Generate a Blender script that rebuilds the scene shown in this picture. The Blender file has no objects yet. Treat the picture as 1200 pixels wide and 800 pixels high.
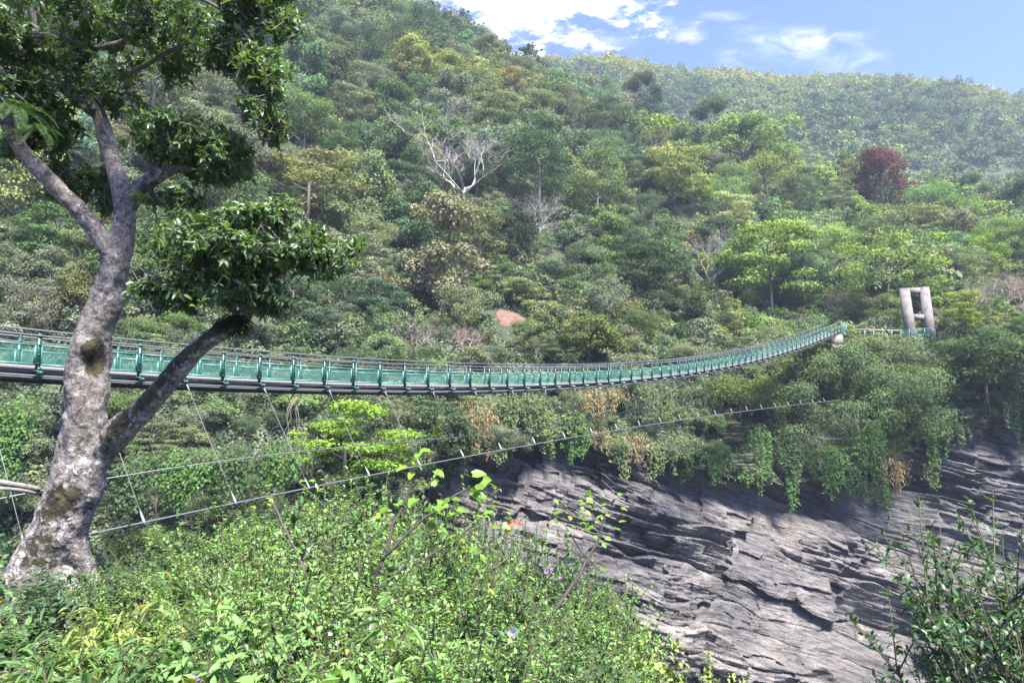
import bpy, math, random
import numpy as np

scene = bpy.context.scene
COL = scene.collection
RNG = np.random.default_rng(7)

# ------------------------------------------------------------------ camera geometry
FOC = 867.0
PITCH = math.radians(9.0)
CP, SP = math.cos(PITCH), math.sin(PITCH)


def ray(u, v):
    x = (u - 600.0) / FOC
    y = (400.0 - v) / FOC
    return np.array([x, CP - y * SP, SP + y * CP])


def at(u, v, d):
    return ray(u, v) * d


def atY(u, v, Y):
    r = ray(u, v)
    return r * (Y / r[1])


def proj(X, Y, Z):
    d = Y * CP + Z * SP
    d = np.maximum(d, 0.01)
    return 600 + FOC * X / d, 400 - FOC * (Z * CP - Y * SP) / d, d


# ------------------------------------------------------------------ numpy noise
def _hash(ix, iy, iz, seed):
    h = (ix.astype(np.int64) * 374761393 + iy.astype(np.int64) * 668265263 + iz.astype(np.int64) * 2147483647 + seed * 974634541)
    h = (h ^ (h >> 13)) * 1274126177
    h = h & 0x7FFFFFFF
    h = (h ^ (h >> 16)) * 668265263 & 0x7FFFFFFF
    h = h ^ (h >> 15)
    return (h & 0xFFFFFF) / float(0xFFFFFF)


def hash1(k, seed=0):
    k = np.asarray(k)
    z = np.zeros_like(k, dtype=np.int64)
    return _hash(k.astype(np.int64), z, z, seed)


def hash2(a, b, seed=0):
    a = np.asarray(a).astype(np.int64)
    b = np.asarray(b).astype(np.int64)
    return _hash(a, b, np.zeros_like(a), seed)


def vnoise(x, y, z, seed=0):
    x, y, z = np.broadcast_arrays(np.asarray(x, float), np.asarray(y, float), np.asarray(z, float))
    ix, iy, iz = np.floor(x), np.floor(y), np.floor(z)
    fx, fy, fz = x - ix, y - iy, z - iz
    fx = fx * fx * (3 - 2 * fx)
    fy = fy * fy * (3 - 2 * fy)
    fz = fz * fz * (3 - 2 * fz)
    r = 0
    for a in (0, 1):
        wx = fx if a else 1 - fx
        for b in (0, 1):
            wy = fy if b else 1 - fy
            for c in (0, 1):
                wz = fz if c else 1 - fz
                r = r + wx * wy * wz * _hash(ix + a, iy + b, iz + c, seed)
    return r * 2 - 1


def fbm(x, y, z=0.0, oct=4, seed=0, gain=0.5):
    r, a = 0, 1.0
    for o in range(oct):
        f = 2.0 ** o
        r = r + a * vnoise(np.asarray(x) * f + 17.3 * o, np.asarray(y) * f - 9.1 * o, np.asarray(z) * f + 3.7 * o, seed + o)
        a *= gain
    return r


# ------------------------------------------------------------------ mesh helpers
class MB:
    """collects vertices, faces and a per-vertex random value; build() links ONE mesh object"""

    def __init__(self):
        self.v, self.f, self.r, self.n = [], [], [], 0

    def add(self, V, F, rnd=0.5):
        V = np.asarray(V, float).reshape(-1, 3)
        self.v.append(V)
        self.r.append(np.full(len(V), rnd, float) if np.isscalar(rnd) else np.asarray(rnd, float))
        off = self.n
        if isinstance(F, np.ndarray):
            self.f.append(F + off)
        else:
            by = {}
            for q in F:
                by.setdefault(len(q), []).append(q)
            for q in by.values():
                self.f.append(np.array(q) + off)
        self.n += len(V)
        return self

    # ---- shapes
    def box(self, c, ax, ay, az, rnd=0.5):
        """box centred at c with half-axis vectors"""
        c, ax, ay, az = (np.asarray(q, float) for q in (c, ax, ay, az))
        V = [c + sx * ax + sy * ay + sz * az for sx in (-1, 1) for sy in (-1, 1) for sz in (-1, 1)]
        F = [(0, 1, 3, 2), (4, 6, 7, 5), (0, 4, 5, 1), (2, 3, 7, 6), (0, 2, 6, 4), (1, 5, 7, 3)]
        return self.add(V, F, rnd)

    def bar(self, p, q, w, h, up=(0, 0, 1), rnd=0.5):
        p, q = np.asarray(p, float), np.asarray(q, float)
        d = q - p
        L = np.linalg.norm(d)
        d = d / L
        s = np.cross(d, up)
        s /= np.linalg.norm(s)
        t = np.cross(s, d)
        return self.box((p + q) / 2, d * L / 2, s * w / 2, t * h / 2, rnd)

    def tube(self, pts, rad, n=8, cap=True, rnd=0.5, bump=0.0, seed=0):
        P = np.asarray(pts, float)
        R = np.full(len(P), rad) if np.isscalar(rad) else np.asarray(rad, float)
        T = np.gradient(P, axis=0)
        T /= np.linalg.norm(T, axis=1)[:, None] + 1e-9
        ref = np.array([0.31, 0.17, 0.93]) if abs(T[0, 2]) < 0.8 else np.array([0.9, 0.3, 0.1])
        a0 = np.cross(T[0], ref)
        A = []
        a = a0 / np.linalg.norm(a0)
        for t in T:
            a = a - t * np.dot(a, t)
            a = a / (np.linalg.norm(a) + 1e-9)
            A.append(a)
        A = np.array(A)
        B = np.cross(T, A)
        th = np.arange(n) * 2 * math.pi / n
        rr = R[:, None] * np.ones((1, n))
        if bump:
            rr = rr * (1 + bump * (hash2(np.arange(len(P))[:, None] * np.ones((1, n)), np.ones((len(P), 1)) * np.arange(n), seed) - 0.5))
        V = P[:, None, :] + rr[:, :, None] * (np.cos(th)[None, :, None] * A[:, None, :] + np.sin(th)[None, :, None] * B[:, None, :])
        m = len(P)
        i = np.arange(m - 1)[:, None] * n
        j = np.arange(n)[None, :]
        k = (j + 1) % n
        F = np.stack([i + j, i + k, i + n + k, i + n + j], -1).reshape(-1, 4)
        V = V.reshape(-1, 3)
        off = self.n
        self.add(V, F, rnd)
        if cap and R[-1] > 1e-4:
            self.f.append(np.array([[off + (m - 1) * n + q for q in range(n)]]))
        if cap and R[0] > 1e-4:
            self.f.append(np.array([[off + q for q in range(n)][::-1]]))
        return self

    def leaves(self, P, D, N, L, W, tmpl="quad", rnd=None):
        V, F, R = leaf_arrays(P, D, N, L, W, tmpl, rnd)
        self.v.append(V)
        self.r.append(R)
        for q in F:
            self.f.append(q + self.n)
        self.n += len(V)
        return self

    def sphere(self, c, r, nu=10, nv=6, rnd=0.5, sc=(1, 1, 1), noise=0.0, seed=0):
        c = np.asarray(c, float)
        V, F = [], []
        for j in range(1, nv):
            ph = math.pi * j / nv
            for i in range(nu):
                th = 2 * math.pi * i / nu
                V.append((math.sin(ph) * math.cos(th), math.sin(ph) * math.sin(th), math.cos(ph)))
        V += [(0, 0, 1), (0, 0, -1)]
        V = np.array(V)
        if noise:
            V = V * (1 + noise * fbm(V[:, 0] * 1.5, V[:, 1] * 1.5, V[:, 2] * 1.5, 3, seed))[:, None]
        V = c + V * r * np.array(sc)
        top, bot = len(V) - 2, len(V) - 1
        for j in range(nv - 2):
            for i in range(nu):
                k = (i + 1) % nu
                F.append((j * nu + i, (j + 1) * nu + i, (j + 1) * nu + k, j * nu + k))
        for i in range(nu):
            k = (i + 1) % nu
            F.append((top, i, k))
            F.append((bot, (nv - 2) * nu + k, (nv - 2) * nu + i))
        return self.add(V, F, rnd)

    def mesh(self, name, smooth=False):
        V = np.concatenate(self.v)
        me = bpy.data.meshes.new(name)
        me.vertices.add(len(V))
        me.vertices.foreach_set("co", V.astype(np.float32).ravel())
        tot, idx, starts, s = 0, [], [], 0
        for q in self.f:
            k = q.shape[1]
            idx.append(q.ravel())
            starts.append(s + np.arange(len(q)) * k)
            s += len(q) * k
            tot += len(q)
        idx = np.concatenate(idx).astype(np.int32)
        me.loops.add(len(idx))
        me.loops.foreach_set("vertex_index", idx)
        me.polygons.add(tot)
        me.polygons.foreach_set("loop_start", np.concatenate(starts).astype(np.int32))
        if smooth:
            me.polygons.foreach_set("use_smooth", np.ones(tot, bool))
        at_ = me.attributes.new("rnd", "FLOAT", "POINT")
        at_.data.foreach_set("value", np.concatenate(self.r).astype(np.float32))
        me.update(calc_edges=True)
        return me

    def build(self, name, mat, parent=None, smooth=False):
        me = self.mesh(name, smooth)
        me.materials.append(mat)
        return link(name, me, parent)


TMPL = {
    "quad": (np.array([(0, 0, 0), (0.5, 0.5, 0.06), (1, 0, -0.05), (0.45, -0.5, 0.06)]), [np.array([[0, 1, 2, 3]])]),
    "blade": (np.array([(0, 0.5, 0), (0, -0.5, 0), (0.5, 0.42, 0.05), (0.5, -0.42, 0.05), (1, 0, -0.25)]),
              [np.array([[0, 1, 3, 2]]), np.array([[2, 3, 4]])]),
    "leaf": (np.array([(0, 0, 0), (0.3, 0.46, 0.09), (0.3, -0.46, 0.09), (0.34, 0, 0.0), (0.68, 0.36, 0.04), (0.68, -0.36, 0.04), (0.7, 0, -0.04), (1, 0, -0.16)]),
             [np.array([[0, 3, 1], [0, 2, 3], [6, 7, 4], [6, 5, 7]]), np.array([[3, 6, 4, 1], [2, 5, 6, 3]])]),
    "heart": (np.array([(0.08, 0, 0), (-0.02, 0.3, 0.05), (-0.02, -0.3, 0.05), (0.35, 0.5, 0.06), (0.35, -0.5, 0.06), (0.4, 0, 0), (0.72, 0.3, 0.0), (0.72, -0.3, 0.0), (1, 0, -0.16)]),
              [np.array([[0, 5, 3, 1], [0, 2, 4, 5], [5, 8, 6, 3], [5, 4, 7, 8]])]),
}


def unit(V):
    return V / (np.linalg.norm(V, axis=-1, keepdims=True) + 1e-9)


def leaf_arrays(P, D, N, L, W, tmpl="quad", rnd=None):
    T, F = TMPL[tmpl]
    P = np.asarray(P, float)
    n = len(P)
    D = unit(np.asarray(D, float))
    S = unit(np.cross(N, D))
    U = np.cross(D, S)
    L = np.broadcast_to(np.asarray(L, float), (n,))
    W = np.broadcast_to(np.asarray(W, float), (n,))
    V = (P[:, None, :] + (T[None, :, 0] * L[:, None])[..., None] * D[:, None, :] + (T[None, :, 1] * W[:, None])[..., None] * S[:, None, :]
         + (T[None, :, 2] * L[:, None])[..., None] * U[:, None, :])
    k = len(T)
    off = (np.arange(n) * k)[:, None, None]
    FF = [(q[None] + off).reshape(-1, q.shape[1]) for q in F]
    if rnd is None:
        rnd = RNG.random(n)
    return V.reshape(-1, 3), FF, np.repeat(np.broadcast_to(rnd, (n,)), k)


def link(name, data, parent=None):
    o = bpy.data.objects.new(name, data)
    COL.objects.link(o)
    if parent is not None:
        o.parent = parent
    return o


def tag(o, label, cat, group=None, kind=None):
    if label:
        o["label"] = label
    if cat:
        o["category"] = cat
    if group:
        o["group"] = group
    if kind:
        o["kind"] = kind
    return o


def thing(name, label, cat, loc=(0, 0, 0), group=None, rz=0.0):
    o = link(name, None)
    o.location = [float(q) for q in loc]
    o.rotation_euler = (0, 0, rz)
    return tag(o, label, cat, group)


def structure(o):
    o["kind"] = "structure"
    return o


def copy_thing(root, loc, rz=0.0, sc=1.0, tint=None):
    """a copy of a thing, of its parts and of their sub-parts (mesh data shared)"""
    r = root.copy()
    COL.objects.link(r)
    r.location = [float(q) for q in loc]
    r.rotation_euler = (0, 0, rz)
    r.scale = (sc, sc, sc) if np.isscalar(sc) else sc
    for ch in root.children:
        c = ch.copy()
        COL.objects.link(c)
        c.parent = r
        if tint is not None and ch.name.split(".")[0] in ("crown", "foliage"):
            c.color = tuple(tint) + (1.0,)
        for g in ch.children:
            d = g.copy()
            COL.objects.link(d)
            d.parent = c
    return r


# ------------------------------------------------------------------ materials
def new_mat(name):
    m = bpy.data.materials.new(name)
    m.use_nodes = True
    nt = m.node_tree
    nt.nodes.clear()
    out = nt.nodes.new("ShaderNodeOutputMaterial")
    return m, nt, out


def N(nt, kind, **kw):
    n = nt.nodes.new(kind)
    for k, v in kw.items():
        if k.startswith("i_"):
            key = k[2:].replace("_", " ")
            n.inputs[key].default_value = v
        else:
            setattr(n, k, v)
    return n


def ramp(nt, stops, src=None, interp="LINEAR"):
    r = nt.nodes.new("ShaderNodeValToRGB")
    r.color_ramp.interpolation = interp
    e = r.color_ramp.elements
    while len(e) > 1:
        e.remove(e[-1])
    e[0].position = stops[0][0]
    e[0].color = tuple(stops[0][1]) + (1,)
    for p, c in stops[1:]:
        q = e.new(p)
        q.color = tuple(c) + (1,)
    if src is not None:
        nt.links.new(src, r.inputs[0])
    return r


def math_(nt, op, a, b=None, c=None, clamp=False):
    n = nt.nodes.new("ShaderNodeMath")
    n.operation = op
    n.use_clamp = clamp
    for i, q in enumerate((a, b, c)):
        if q is None:
            continue
        if isinstance(q, (int, float)):
            n.inputs[i].default_value = q
        else:
            nt.links.new(q, n.inputs[i])
    return n.outputs[0]


def mixc(nt, fac, a, b, mode="MIX"):
    n = nt.nodes.new("ShaderNodeMix")
    n.data_type = "RGBA"
    n.blend_type = mode
    ins = {"f": n.inputs[0], "a": n.inputs[6], "b": n.inputs[7]}
    for k, q in (("f", fac), ("a", a), ("b", b)):
        if isinstance(q, (int, float)):
            ins[k].default_value = q
        elif isinstance(q, tuple):
            ins[k].default_value = q + (1,) if len(q) == 3 else q
        else:
            nt.links.new(q, ins[k])
    return n.outputs[2]


def leaf_material(name, color=None, mode="object", spread=0.55, gloss=0.12, rough=0.45, trans=0.35, alt=None, altamt=0.1, warm=(1.18, 1.05, 0.68)):
    """foliage: base tint (object colour, mesh attribute or constant) varied per leaf by 'rnd'; translucent and slightly glossy"""
    m, nt, out = new_mat(name)
    L = nt.links.new
    at_ = N(nt, "ShaderNodeAttribute", attribute_name="rnd")
    if mode == "object":
        base = N(nt, "ShaderNodeObjectInfo").outputs["Color"]
    elif mode == "attr":
        base = N(nt, "ShaderNodeAttribute", attribute_name="tint").outputs["Color"]
    else:
        rgb = N(nt, "ShaderNodeRGB")
        rgb.outputs[0].default_value = tuple(color) + (1,)
        base = rgb.outputs[0]
    k = math_(nt, "MULTIPLY_ADD", at_.outputs["Fac"], 2 * spread, 1 - spread)
    c = N(nt, "ShaderNodeVectorMath", operation="SCALE")
    L(base, c.inputs[0])
    L(k, c.inputs["Scale"])
    col = c.outputs[0]
    # lighter leaves are yellower
    hs = mixc(nt, math_(nt, "MULTIPLY", at_.outputs["Fac"], 0.35), (1, 1, 1), warm)
    mu = N(nt, "ShaderNodeVectorMath", operation="MULTIPLY")
    L(col, mu.inputs[0])
    L(hs, mu.inputs[1])
    col = mu.outputs[0]
    if alt is not None:
        f = math_(nt, "GREATER_THAN", math_(nt, "FRACT", math_(nt, "MULTIPLY", at_.outputs["Fac"], 37.7)), 1 - altamt)
        col = mixc(nt, f, col, alt)
    dif = N(nt, "ShaderNodeBsdfDiffuse")
    tr = N(nt, "ShaderNodeBsdfTranslucent")
    gl = N(nt, "ShaderNodeBsdfGlossy", i_Roughness=rough)
    gl.inputs["Color"].default_value = (0.9, 0.95, 1, 1)
    L(col, dif.inputs["Color"])
    tc = mixc(nt, 1.0, col, (1.15, 1.25, 0.55), "MULTIPLY")
    L(tc, tr.inputs["Color"])
    m1 = N(nt, "ShaderNodeMixShader", i_Fac=trans)
    L(dif.outputs[0], m1.inputs[1])
    L(tr.outputs[0], m1.inputs[2])
    if gloss > 0:
        m2 = N(nt, "ShaderNodeMixShader")
        lw = N(nt, "ShaderNodeLayerWeight", i_Blend=0.25)
        L(math_(nt, "MULTIPLY_ADD", math_(nt, "POWER", lw.outputs["Facing"], 3.0), gloss, gloss * 0.3), m2.inputs[0])
        L(m1.outputs[0], m2.inputs[1])
        L(gl.outputs[0], m2.inputs[2])
        L(m2.outputs[0], out.inputs[0])
    else:
        L(m1.outputs[0], out.inputs[0])
    return m


def plain(name, col, rough=0.6, metal=0.0, var=0.15, scale=8.0, bump=0.0):
    """painted or bare solid surface with slight mottling"""
    m, nt, out = new_mat(name)
    L = nt.links.new
    b = N(nt, "ShaderNodeBsdfPrincipled", i_Roughness=rough, i_Metallic=metal)
    tc = N(nt, "ShaderNodeTexCoord")
    no = N(nt, "ShaderNodeTexNoise", i_Scale=scale, i_Detail=6.0, i_Roughness=0.65)
    L(tc.outputs["Object"], no.inputs["Vector"])
    r = ramp(nt, [(0.25, tuple(c * (1 - var * 2) for c in col)), (0.5, col), (0.8, tuple(min(1, c * (1 + var)) for c in col))], no.outputs["Fac"])
    L(r.outputs[0], b.inputs["Base Color"])
    if bump:
        bp = N(nt, "ShaderNodeBump", i_Strength=0.6, i_Distance=bump)
        L(no.outputs["Fac"], bp.inputs["Height"])
        L(bp.outputs[0], b.inputs["Normal"])
    L(b.outputs[0], out.inputs[0])
    return m
# ================================================================== camera, sky, sun, air
cam_d = bpy.data.cameras.new("camera")
cam_d.sensor_width = 36.0
cam_d.lens = 36.0 * FOC / 1200.0
cam_d.clip_start = 0.05
cam_d.clip_end = 5000
cam = link("camera", cam_d)
cam.location = (0, 0, 0)
cam.rotation_euler = (math.radians(90) + PITCH, 0, 0)
scene.camera = cam

SUN_DIR = unit(np.array([0.28, -0.46, 0.84]))          # towards the sun
sun_el = math.asin(SUN_DIR[2])
sun_az = math.atan2(SUN_DIR[0], SUN_DIR[1])              # clockwise from +Y

world = bpy.data.worlds.new("World")
scene.world = world
world.use_nodes = True
nt = world.node_tree
nt.nodes.clear()
L = nt.links.new
wout = nt.nodes.new("ShaderNodeOutputWorld")
bg = N(nt, "ShaderNodeBackground", i_Strength=0.135)
sky = nt.nodes.new("ShaderNodeTexSky")
sky.sky_type = "NISHITA"
sky.sun_disc = False
sky.sun_elevation = sun_el
sky.sun_rotation = sun_az
sky.air_density = 1.0
sky.dust_density = 1.2
sky.ozone_density = 1.0
# clouds: patches at fixed directions in the sky, edges broken by noise
tc = N(nt, "ShaderNodeTexCoord")
sep = N(nt, "ShaderNodeSeparateXYZ")
L(tc.outputs["Generated"], sep.inputs[0])
yy = math_(nt, "MAXIMUM", math_(nt, "ABSOLUTE", sep.outputs[1]), 0.02)
ca = math_(nt, "DIVIDE", sep.outputs[0], yy)
ct = math_(nt, "DIVIDE", sep.outputs[2], yy)
cmb = N(nt, "ShaderNodeCombineXYZ")
L(ca, cmb.inputs[0])
L(ct, cmb.inputs[1])
n1 = N(nt, "ShaderNodeTexNoise", i_Scale=15.0, i_Detail=9.0, i_Roughness=0.62, i_Distortion=0.3)
mp = N(nt, "ShaderNodeMapping")
mp.inputs["Scale"].default_value = (0.75, 1.5, 1)
mp.inputs["Rotation"].default_value = (0, 0, -0.3)
L(cmb.outputs[0], mp.inputs[0])
L(mp.outputs[0], n1.inputs["Vector"])
n2 = N(nt, "ShaderNodeTexNoise", i_Scale=40.0, i_Detail=6.0, i_Roughness=0.6)
L(mp.outputs[0], n2.inputs["Vector"])
turb = math_(nt, "ADD", math_(nt, "MULTIPLY", math_(nt, "SUBTRACT", n1.outputs["Fac"], 0.5), 2.2), math_(nt, "MULTIPLY", math_(nt, "SUBTRACT", n2.outputs["Fac"], 0.5), 1.5))
wisp = N(nt, "ShaderNodeMapRange", interpolation_type="SMOOTHSTEP")
wisp.inputs[1].default_value = 0.36
wisp.inputs[2].default_value = 0.66
wisp.inputs[3].default_value = 0.0
wisp.inputs[4].default_value = 1.0
n3 = N(nt, "ShaderNodeTexNoise", i_Scale=20.0, i_Detail=10.0, i_Roughness=0.65, i_Distortion=0.6)
L(mp.outputs[0], n3.inputs["Vector"])
L(n3.outputs["Fac"], wisp.inputs[0])
cover = None
#        u    v    rx   ry  soft dens
for (u, v, rx, ry, soft, dens) in ((598, -50, 185, 122, 0.8, 1.4), (650, 8, 55, 22, 1.5, 0.95), (806, 42, 18, 9, 2.0, 0.8), (778, 28, 30, 9, 2.4, 0.45),
                                   (935, 50, 60, 18, 2.4, 0.85), (990, 72, 34, 16, 2.6, 0.55), (845, 18, 22, 6, 2.2, 0.4), (715, 48, 26, 8, 2.4, 0.4), (875, 64, 34, 11, 2.6, 0.4)):
    r_ = ray(u, v)
    a0, t0 = r_[0] / r_[1], r_[2] / r_[1]
    k = FOC * r_[1]
    dx = math_(nt, "DIVIDE", math_(nt, "SUBTRACT", ca, a0), rx / k)
    dy = math_(nt, "DIVIDE", math_(nt, "SUBTRACT", ct, t0), ry / k)
    rr = math_(nt, "SQRT", math_(nt, "ADD", math_(nt, "MULTIPLY", dx, dx), math_(nt, "MULTIPLY", dy, dy)))
    rr = math_(nt, "SUBTRACT", rr, turb)
    mr = N(nt, "ShaderNodeMapRange", interpolation_type="SMOOTHSTEP")
    mr.inputs[1].default_value = 0.75 + soft * 0.42
    mr.inputs[2].default_value = 0.9 - soft * 0.5
    mr.inputs[3].default_value = 0.0
    mr.inputs[4].default_value = dens
    L(rr, mr.inputs[0])
    one = math_(nt, "MULTIPLY", mr.outputs[0], wisp.outputs[0] if dens < 1 else 1.0, clamp=True)
    cover = one if cover is None else math_(nt, "MAXIMUM", cover, one)
skyc = mixc(nt, 1.0, sky.outputs[0], (0.25, 0.315, 0.68), "MULTIPLY")
L(mixc(nt, cover, skyc, (2.1, 2.12, 2.15)), bg.inputs[0])
L(bg.outputs[0], wout.inputs[0])

sd = bpy.data.lights.new("sun", "SUN")
sd.energy = 4.9
sd.angle = math.radians(14.0)
sd.color = (1.0, 0.96, 0.88)
sun = link("sun", sd)
from mathutils import Vector
sun.rotation_euler = Vector(SUN_DIR).to_track_quat("Z", "Y").to_euler()

scene.view_settings.view_transform = "Standard"
scene.view_settings.look = "None"
scene.view_settings.exposure = 2.33
scene.view_settings.gamma = 1.0
scene.view_settings.use_curve_mapping = False
scene.render.engine = "CYCLES"
cy = scene.cycles
cy.use_denoising = True
cy.denoiser = "OPENIMAGEDENOISE"
cy.denoising_input_passes = "RGB_ALBEDO_NORMAL"
cy.denoising_prefilter = "NONE"
cy.use_adaptive_sampling = False
cy.max_bounces = 6
cy.diffuse_bounces = 3
cy.glossy_bounces = 2
cy.transmission_bounces = 3
cy.transparent_max_bounces = 16
cy.volume_bounces = 0
cy.caustics_reflective = False
cy.caustics_refractive = False
# ================================================================== the land
def sm(x):
    return x * x * (3 - 2 * x)


KU = np.array([-700, -300, 0, 200, 350, 480, 600, 750, 850, 950, 1030, 1100, 1200, 1500, 1900], float)
KA = (KU - 600) / FOC * 0.99
# cliff top edge, bench, ridge of the near slope
K_YE = np.array([40, 42, 47, 50, 54, 60, 66, 74, 79, 83, 84, 82, 80, 80, 80.])
K_ZE = np.array([-8, -8, -8.5, -8.5, -7.5, -3.0, 1.8, 0.4, -1.2, -2.2, -1.2, 3.5, 5.5, 8, 8.])
K_YB = np.array([50, 52, 56, 60, 64, 70, 76, 84, 90, 93.0, 93.5, 93, 90, 90, 90.])
K_ZB = np.array([9, 9, 7, 6.5, 6.5, 8, 9.5, 12, 12.6, 13.2, 14.0, 14.6, 15, 17, 17.])
K_LB = np.array([2, 2, 2, 2, 2, 2, 2, 3, 5, 8, 8, 8, 6, 5, 5.])
SK_U = np.array([-900, -400, 0, 300, 430, 520, 560, 600, 640, 700, 760, 830, 900, 960, 1040, 1100, 1200, 1500, 2000], float)
SK_V = np.array([-330, -220, -120, -60, -14, 10, 35, 52, 70, 92, 108, 130, 152, 162, 178, 190, 200, 250, 300.])
SK_Y = np.array([300, 300, 300, 300, 290, 275, 265, 255, 245, 235, 228, 222, 216, 212, 208, 205, 200, 195, 190.])
_t = np.array([ray(u, v) for u, v in zip(SK_U, SK_V)])
SK_A = _t[:, 0] / _t[:, 1]
SK_Z = _t[:, 2] / _t[:, 1] * SK_Y - np.interp(SK_U, [300, 520, 640, 700, 1200], [8, 9, 13.5, 15, 12])


def sinterp(a, ka, kv):
    """piecewise linear, lightly smoothed"""
    w = 0.03
    return (np.interp(a - w, ka, kv) + np.interp(a, ka, kv) * 2 + np.interp(a + w, ka, kv)) / 4


def edge_z(a):
    return sinterp(a, KA, K_ZE) + 0.9 * fbm(a * 22.0, 0, 0, 3, 66)


def hill_z(X, Y, detail=True):
    X, Y = np.asarray(X, float), np.asarray(Y, float)
    a = X / np.maximum(Y, 1.0)
    ye, ze = sinterp(a, KA, K_YE), edge_z(a)
    yb, zb = sinterp(a, KA, K_YB), sinterp(a, KA, K_ZB)
    yc = yb + sinterp(a, KA, K_LB)
    zc = zb + 0.5
    yr, zr = sinterp(a, SK_A, SK_Y), sinterp(a, SK_A, SK_Z)
    t1 = np.clip((Y - ye) / (yb - ye), 0, 1)
    z = ze + (zb - ze) * t1 ** 0.85
    z = z + (zc - zb) * np.clip((Y - yb) / (yc - yb), 0, 1)
    t3 = np.clip((Y - yc) / (yr - yc), 0, 1)
    z = z + (zr - zc) * (t3 + 0.10 * np.sin(t3 * math.pi) * t3)
    z = z - np.clip(Y - yr, 0, 400) * 0.75
    if detail:
        amt = np.clip((Y - yc) / 25.0, 0, 1) * (1 - 0.55 * np.clip((Y - yr * 0.85) / 40, 0, 1))
        z = z + amt * (6.0 * fbm(X / 46.0 + 3.1, Y / 75.0, 0.3, 3, 11) + 1.2 * fbm(X / 9.0, Y / 9.0, 1.7, 2, 21))
        z = z + np.clip((Y - ye) / 4, 0, 1) * 0.35 * fbm(X / 2.7, Y / 2.7, 0, 2, 31)
    return z


def far_z(X, Y):
    a = X / Y
    u = np.array([-400, 300, 560, 600, 640, 680, 720, 760, 800, 850, 900, 980, 1040, 1100, 1200, 1500, 2200], float)
    v = np.array([120, 70, 62, 64, 68, 67, 67, 73, 79, 84, 89, 89, 96, 101, 111, 140, 200.])
    r = np.array([ray(p, q) for p, q in zip(u, v)])
    ra, rt = r[:, 0] / r[:, 1], r[:, 2] / r[:, 1]
    yr = 520.0
    zr = np.interp(a, ra, rt) * yr - 7.0
    t = np.clip((Y - 290.0) / (yr - 290.0), 0, 1)
    z = 60 + (zr - 60) * (t + 0.12 * np.sin(t * math.pi)) - np.clip(Y - yr, 0, 500) * 0.6
    return z + (9 * fbm(X / 70.0, Y / 110.0, 0.7, 3, 51)) * np.sin(np.clip(t, 0, 1) * math.pi) ** 0.7


def grid_mesh(name, X, Y, Z, mat, smooth=True):
    n, m = X.shape
    V = np.stack([X, Y, Z], -1).reshape(-1, 3)
    i = np.arange(n - 1)[:, None] * m
    j = np.arange(m - 1)[None, :]
    F = np.stack([i + j, i + j + 1, i + m + j + 1, i + m + j], -1).reshape(-1, 4)
    mb = MB()
    mb.add(V, F)
    return mb.build(name, mat, None, smooth)


# ---- soil under the trees
def soil_material(name, a, b, c, scale):
    m, nt, out = new_mat(name)
    L = nt.links.new
    bs = N(nt, "ShaderNodeBsdfPrincipled", i_Roughness=0.95)
    tc = N(nt, "ShaderNodeTexCoord")
    no = N(nt, "ShaderNodeTexNoise", i_Scale=scale, i_Detail=9.0, i_Roughness=0.7)
    L(tc.outputs["Object"], no.inputs["Vector"])
    r = ramp(nt, [(0.3, a), (0.5, b), (0.72, c)], no.outputs["Fac"])
    L(r.outputs[0], bs.inputs["Base Color"])
    bp = N(nt, "ShaderNodeBump", i_Strength=0.8, i_Distance=0.25)
    L(no.outputs["Fac"], bp.inputs["Height"])
    L(bp.outputs[0], bs.inputs["Normal"])
    L(bs.outputs[0], out.inputs[0])
    return m


M_SOIL = soil_material("forest_floor", (0.014, 0.019, 0.010), (0.026, 0.034, 0.014), (0.04, 0.042, 0.02), 0.35)
M_BANK = soil_material("bank_soil", (0.03, 0.026, 0.018), (0.055, 0.05, 0.03), (0.10, 0.075, 0.045), 2.5)
M_SCAR = soil_material("bare_earth", (0.06, 0.033, 0.02), (0.11, 0.062, 0.042), (0.15, 0.092, 0.065), 1.2)

# near slope: polar sheet
A = np.linspace(-1.5, 1.5, 420)
S = np.concatenate([np.linspace(0, 60, 110), np.linspace(61, 380, 180)])
AA, SS = np.meshgrid(A, S, indexing="ij")
YY = sinterp(AA, KA, K_YE) - 0.4 + SS
XX = AA * YY
structure(grid_mesh("hillside", XX, YY, hill_z(XX, YY), M_SOIL))
# far ridge
A = np.linspace(-0.7, 1.9, 260)
S = np.linspace(285, 700, 150)
AA, YY = np.meshgrid(A, S, indexing="ij")
structure(grid_mesh("far_mountain", AA * YY, YY, far_z(AA * YY, YY), M_SOIL))

# near bank where the photographer and the big tree stand
def bank_z(X, Y):
    X, Y = np.asarray(X, float), np.asarray(Y, float)
    side = 1 / (1 + np.exp((X + 1.2) / 1.6))            # 1 on the left, 0 on the right
    z = -1.62 - 0.02 * Y
    z = z - (1 - side) * np.clip(Y - 2.5, 0, 60) * 0.30
    z = z + side * np.clip(Y - 4, 0, 5) * 0.10
    z = z - np.clip(Y - (9.5 + 3 * side), 0, 60) * 0.95
    z = z + 0.10 * fbm(X / 1.3, Y / 1.3, 0, 3, 61)
    return np.maximum(z, -33.0)


X_, Y_ = np.meshgrid(np.linspace(-60, 60, 220), np.concatenate([np.linspace(-40, -6, 20), np.linspace(-5, 45, 200)]), indexing="ij")
structure(grid_mesh("ground", X_, Y_, bank_z(X_, Y_), M_BANK))

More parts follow.
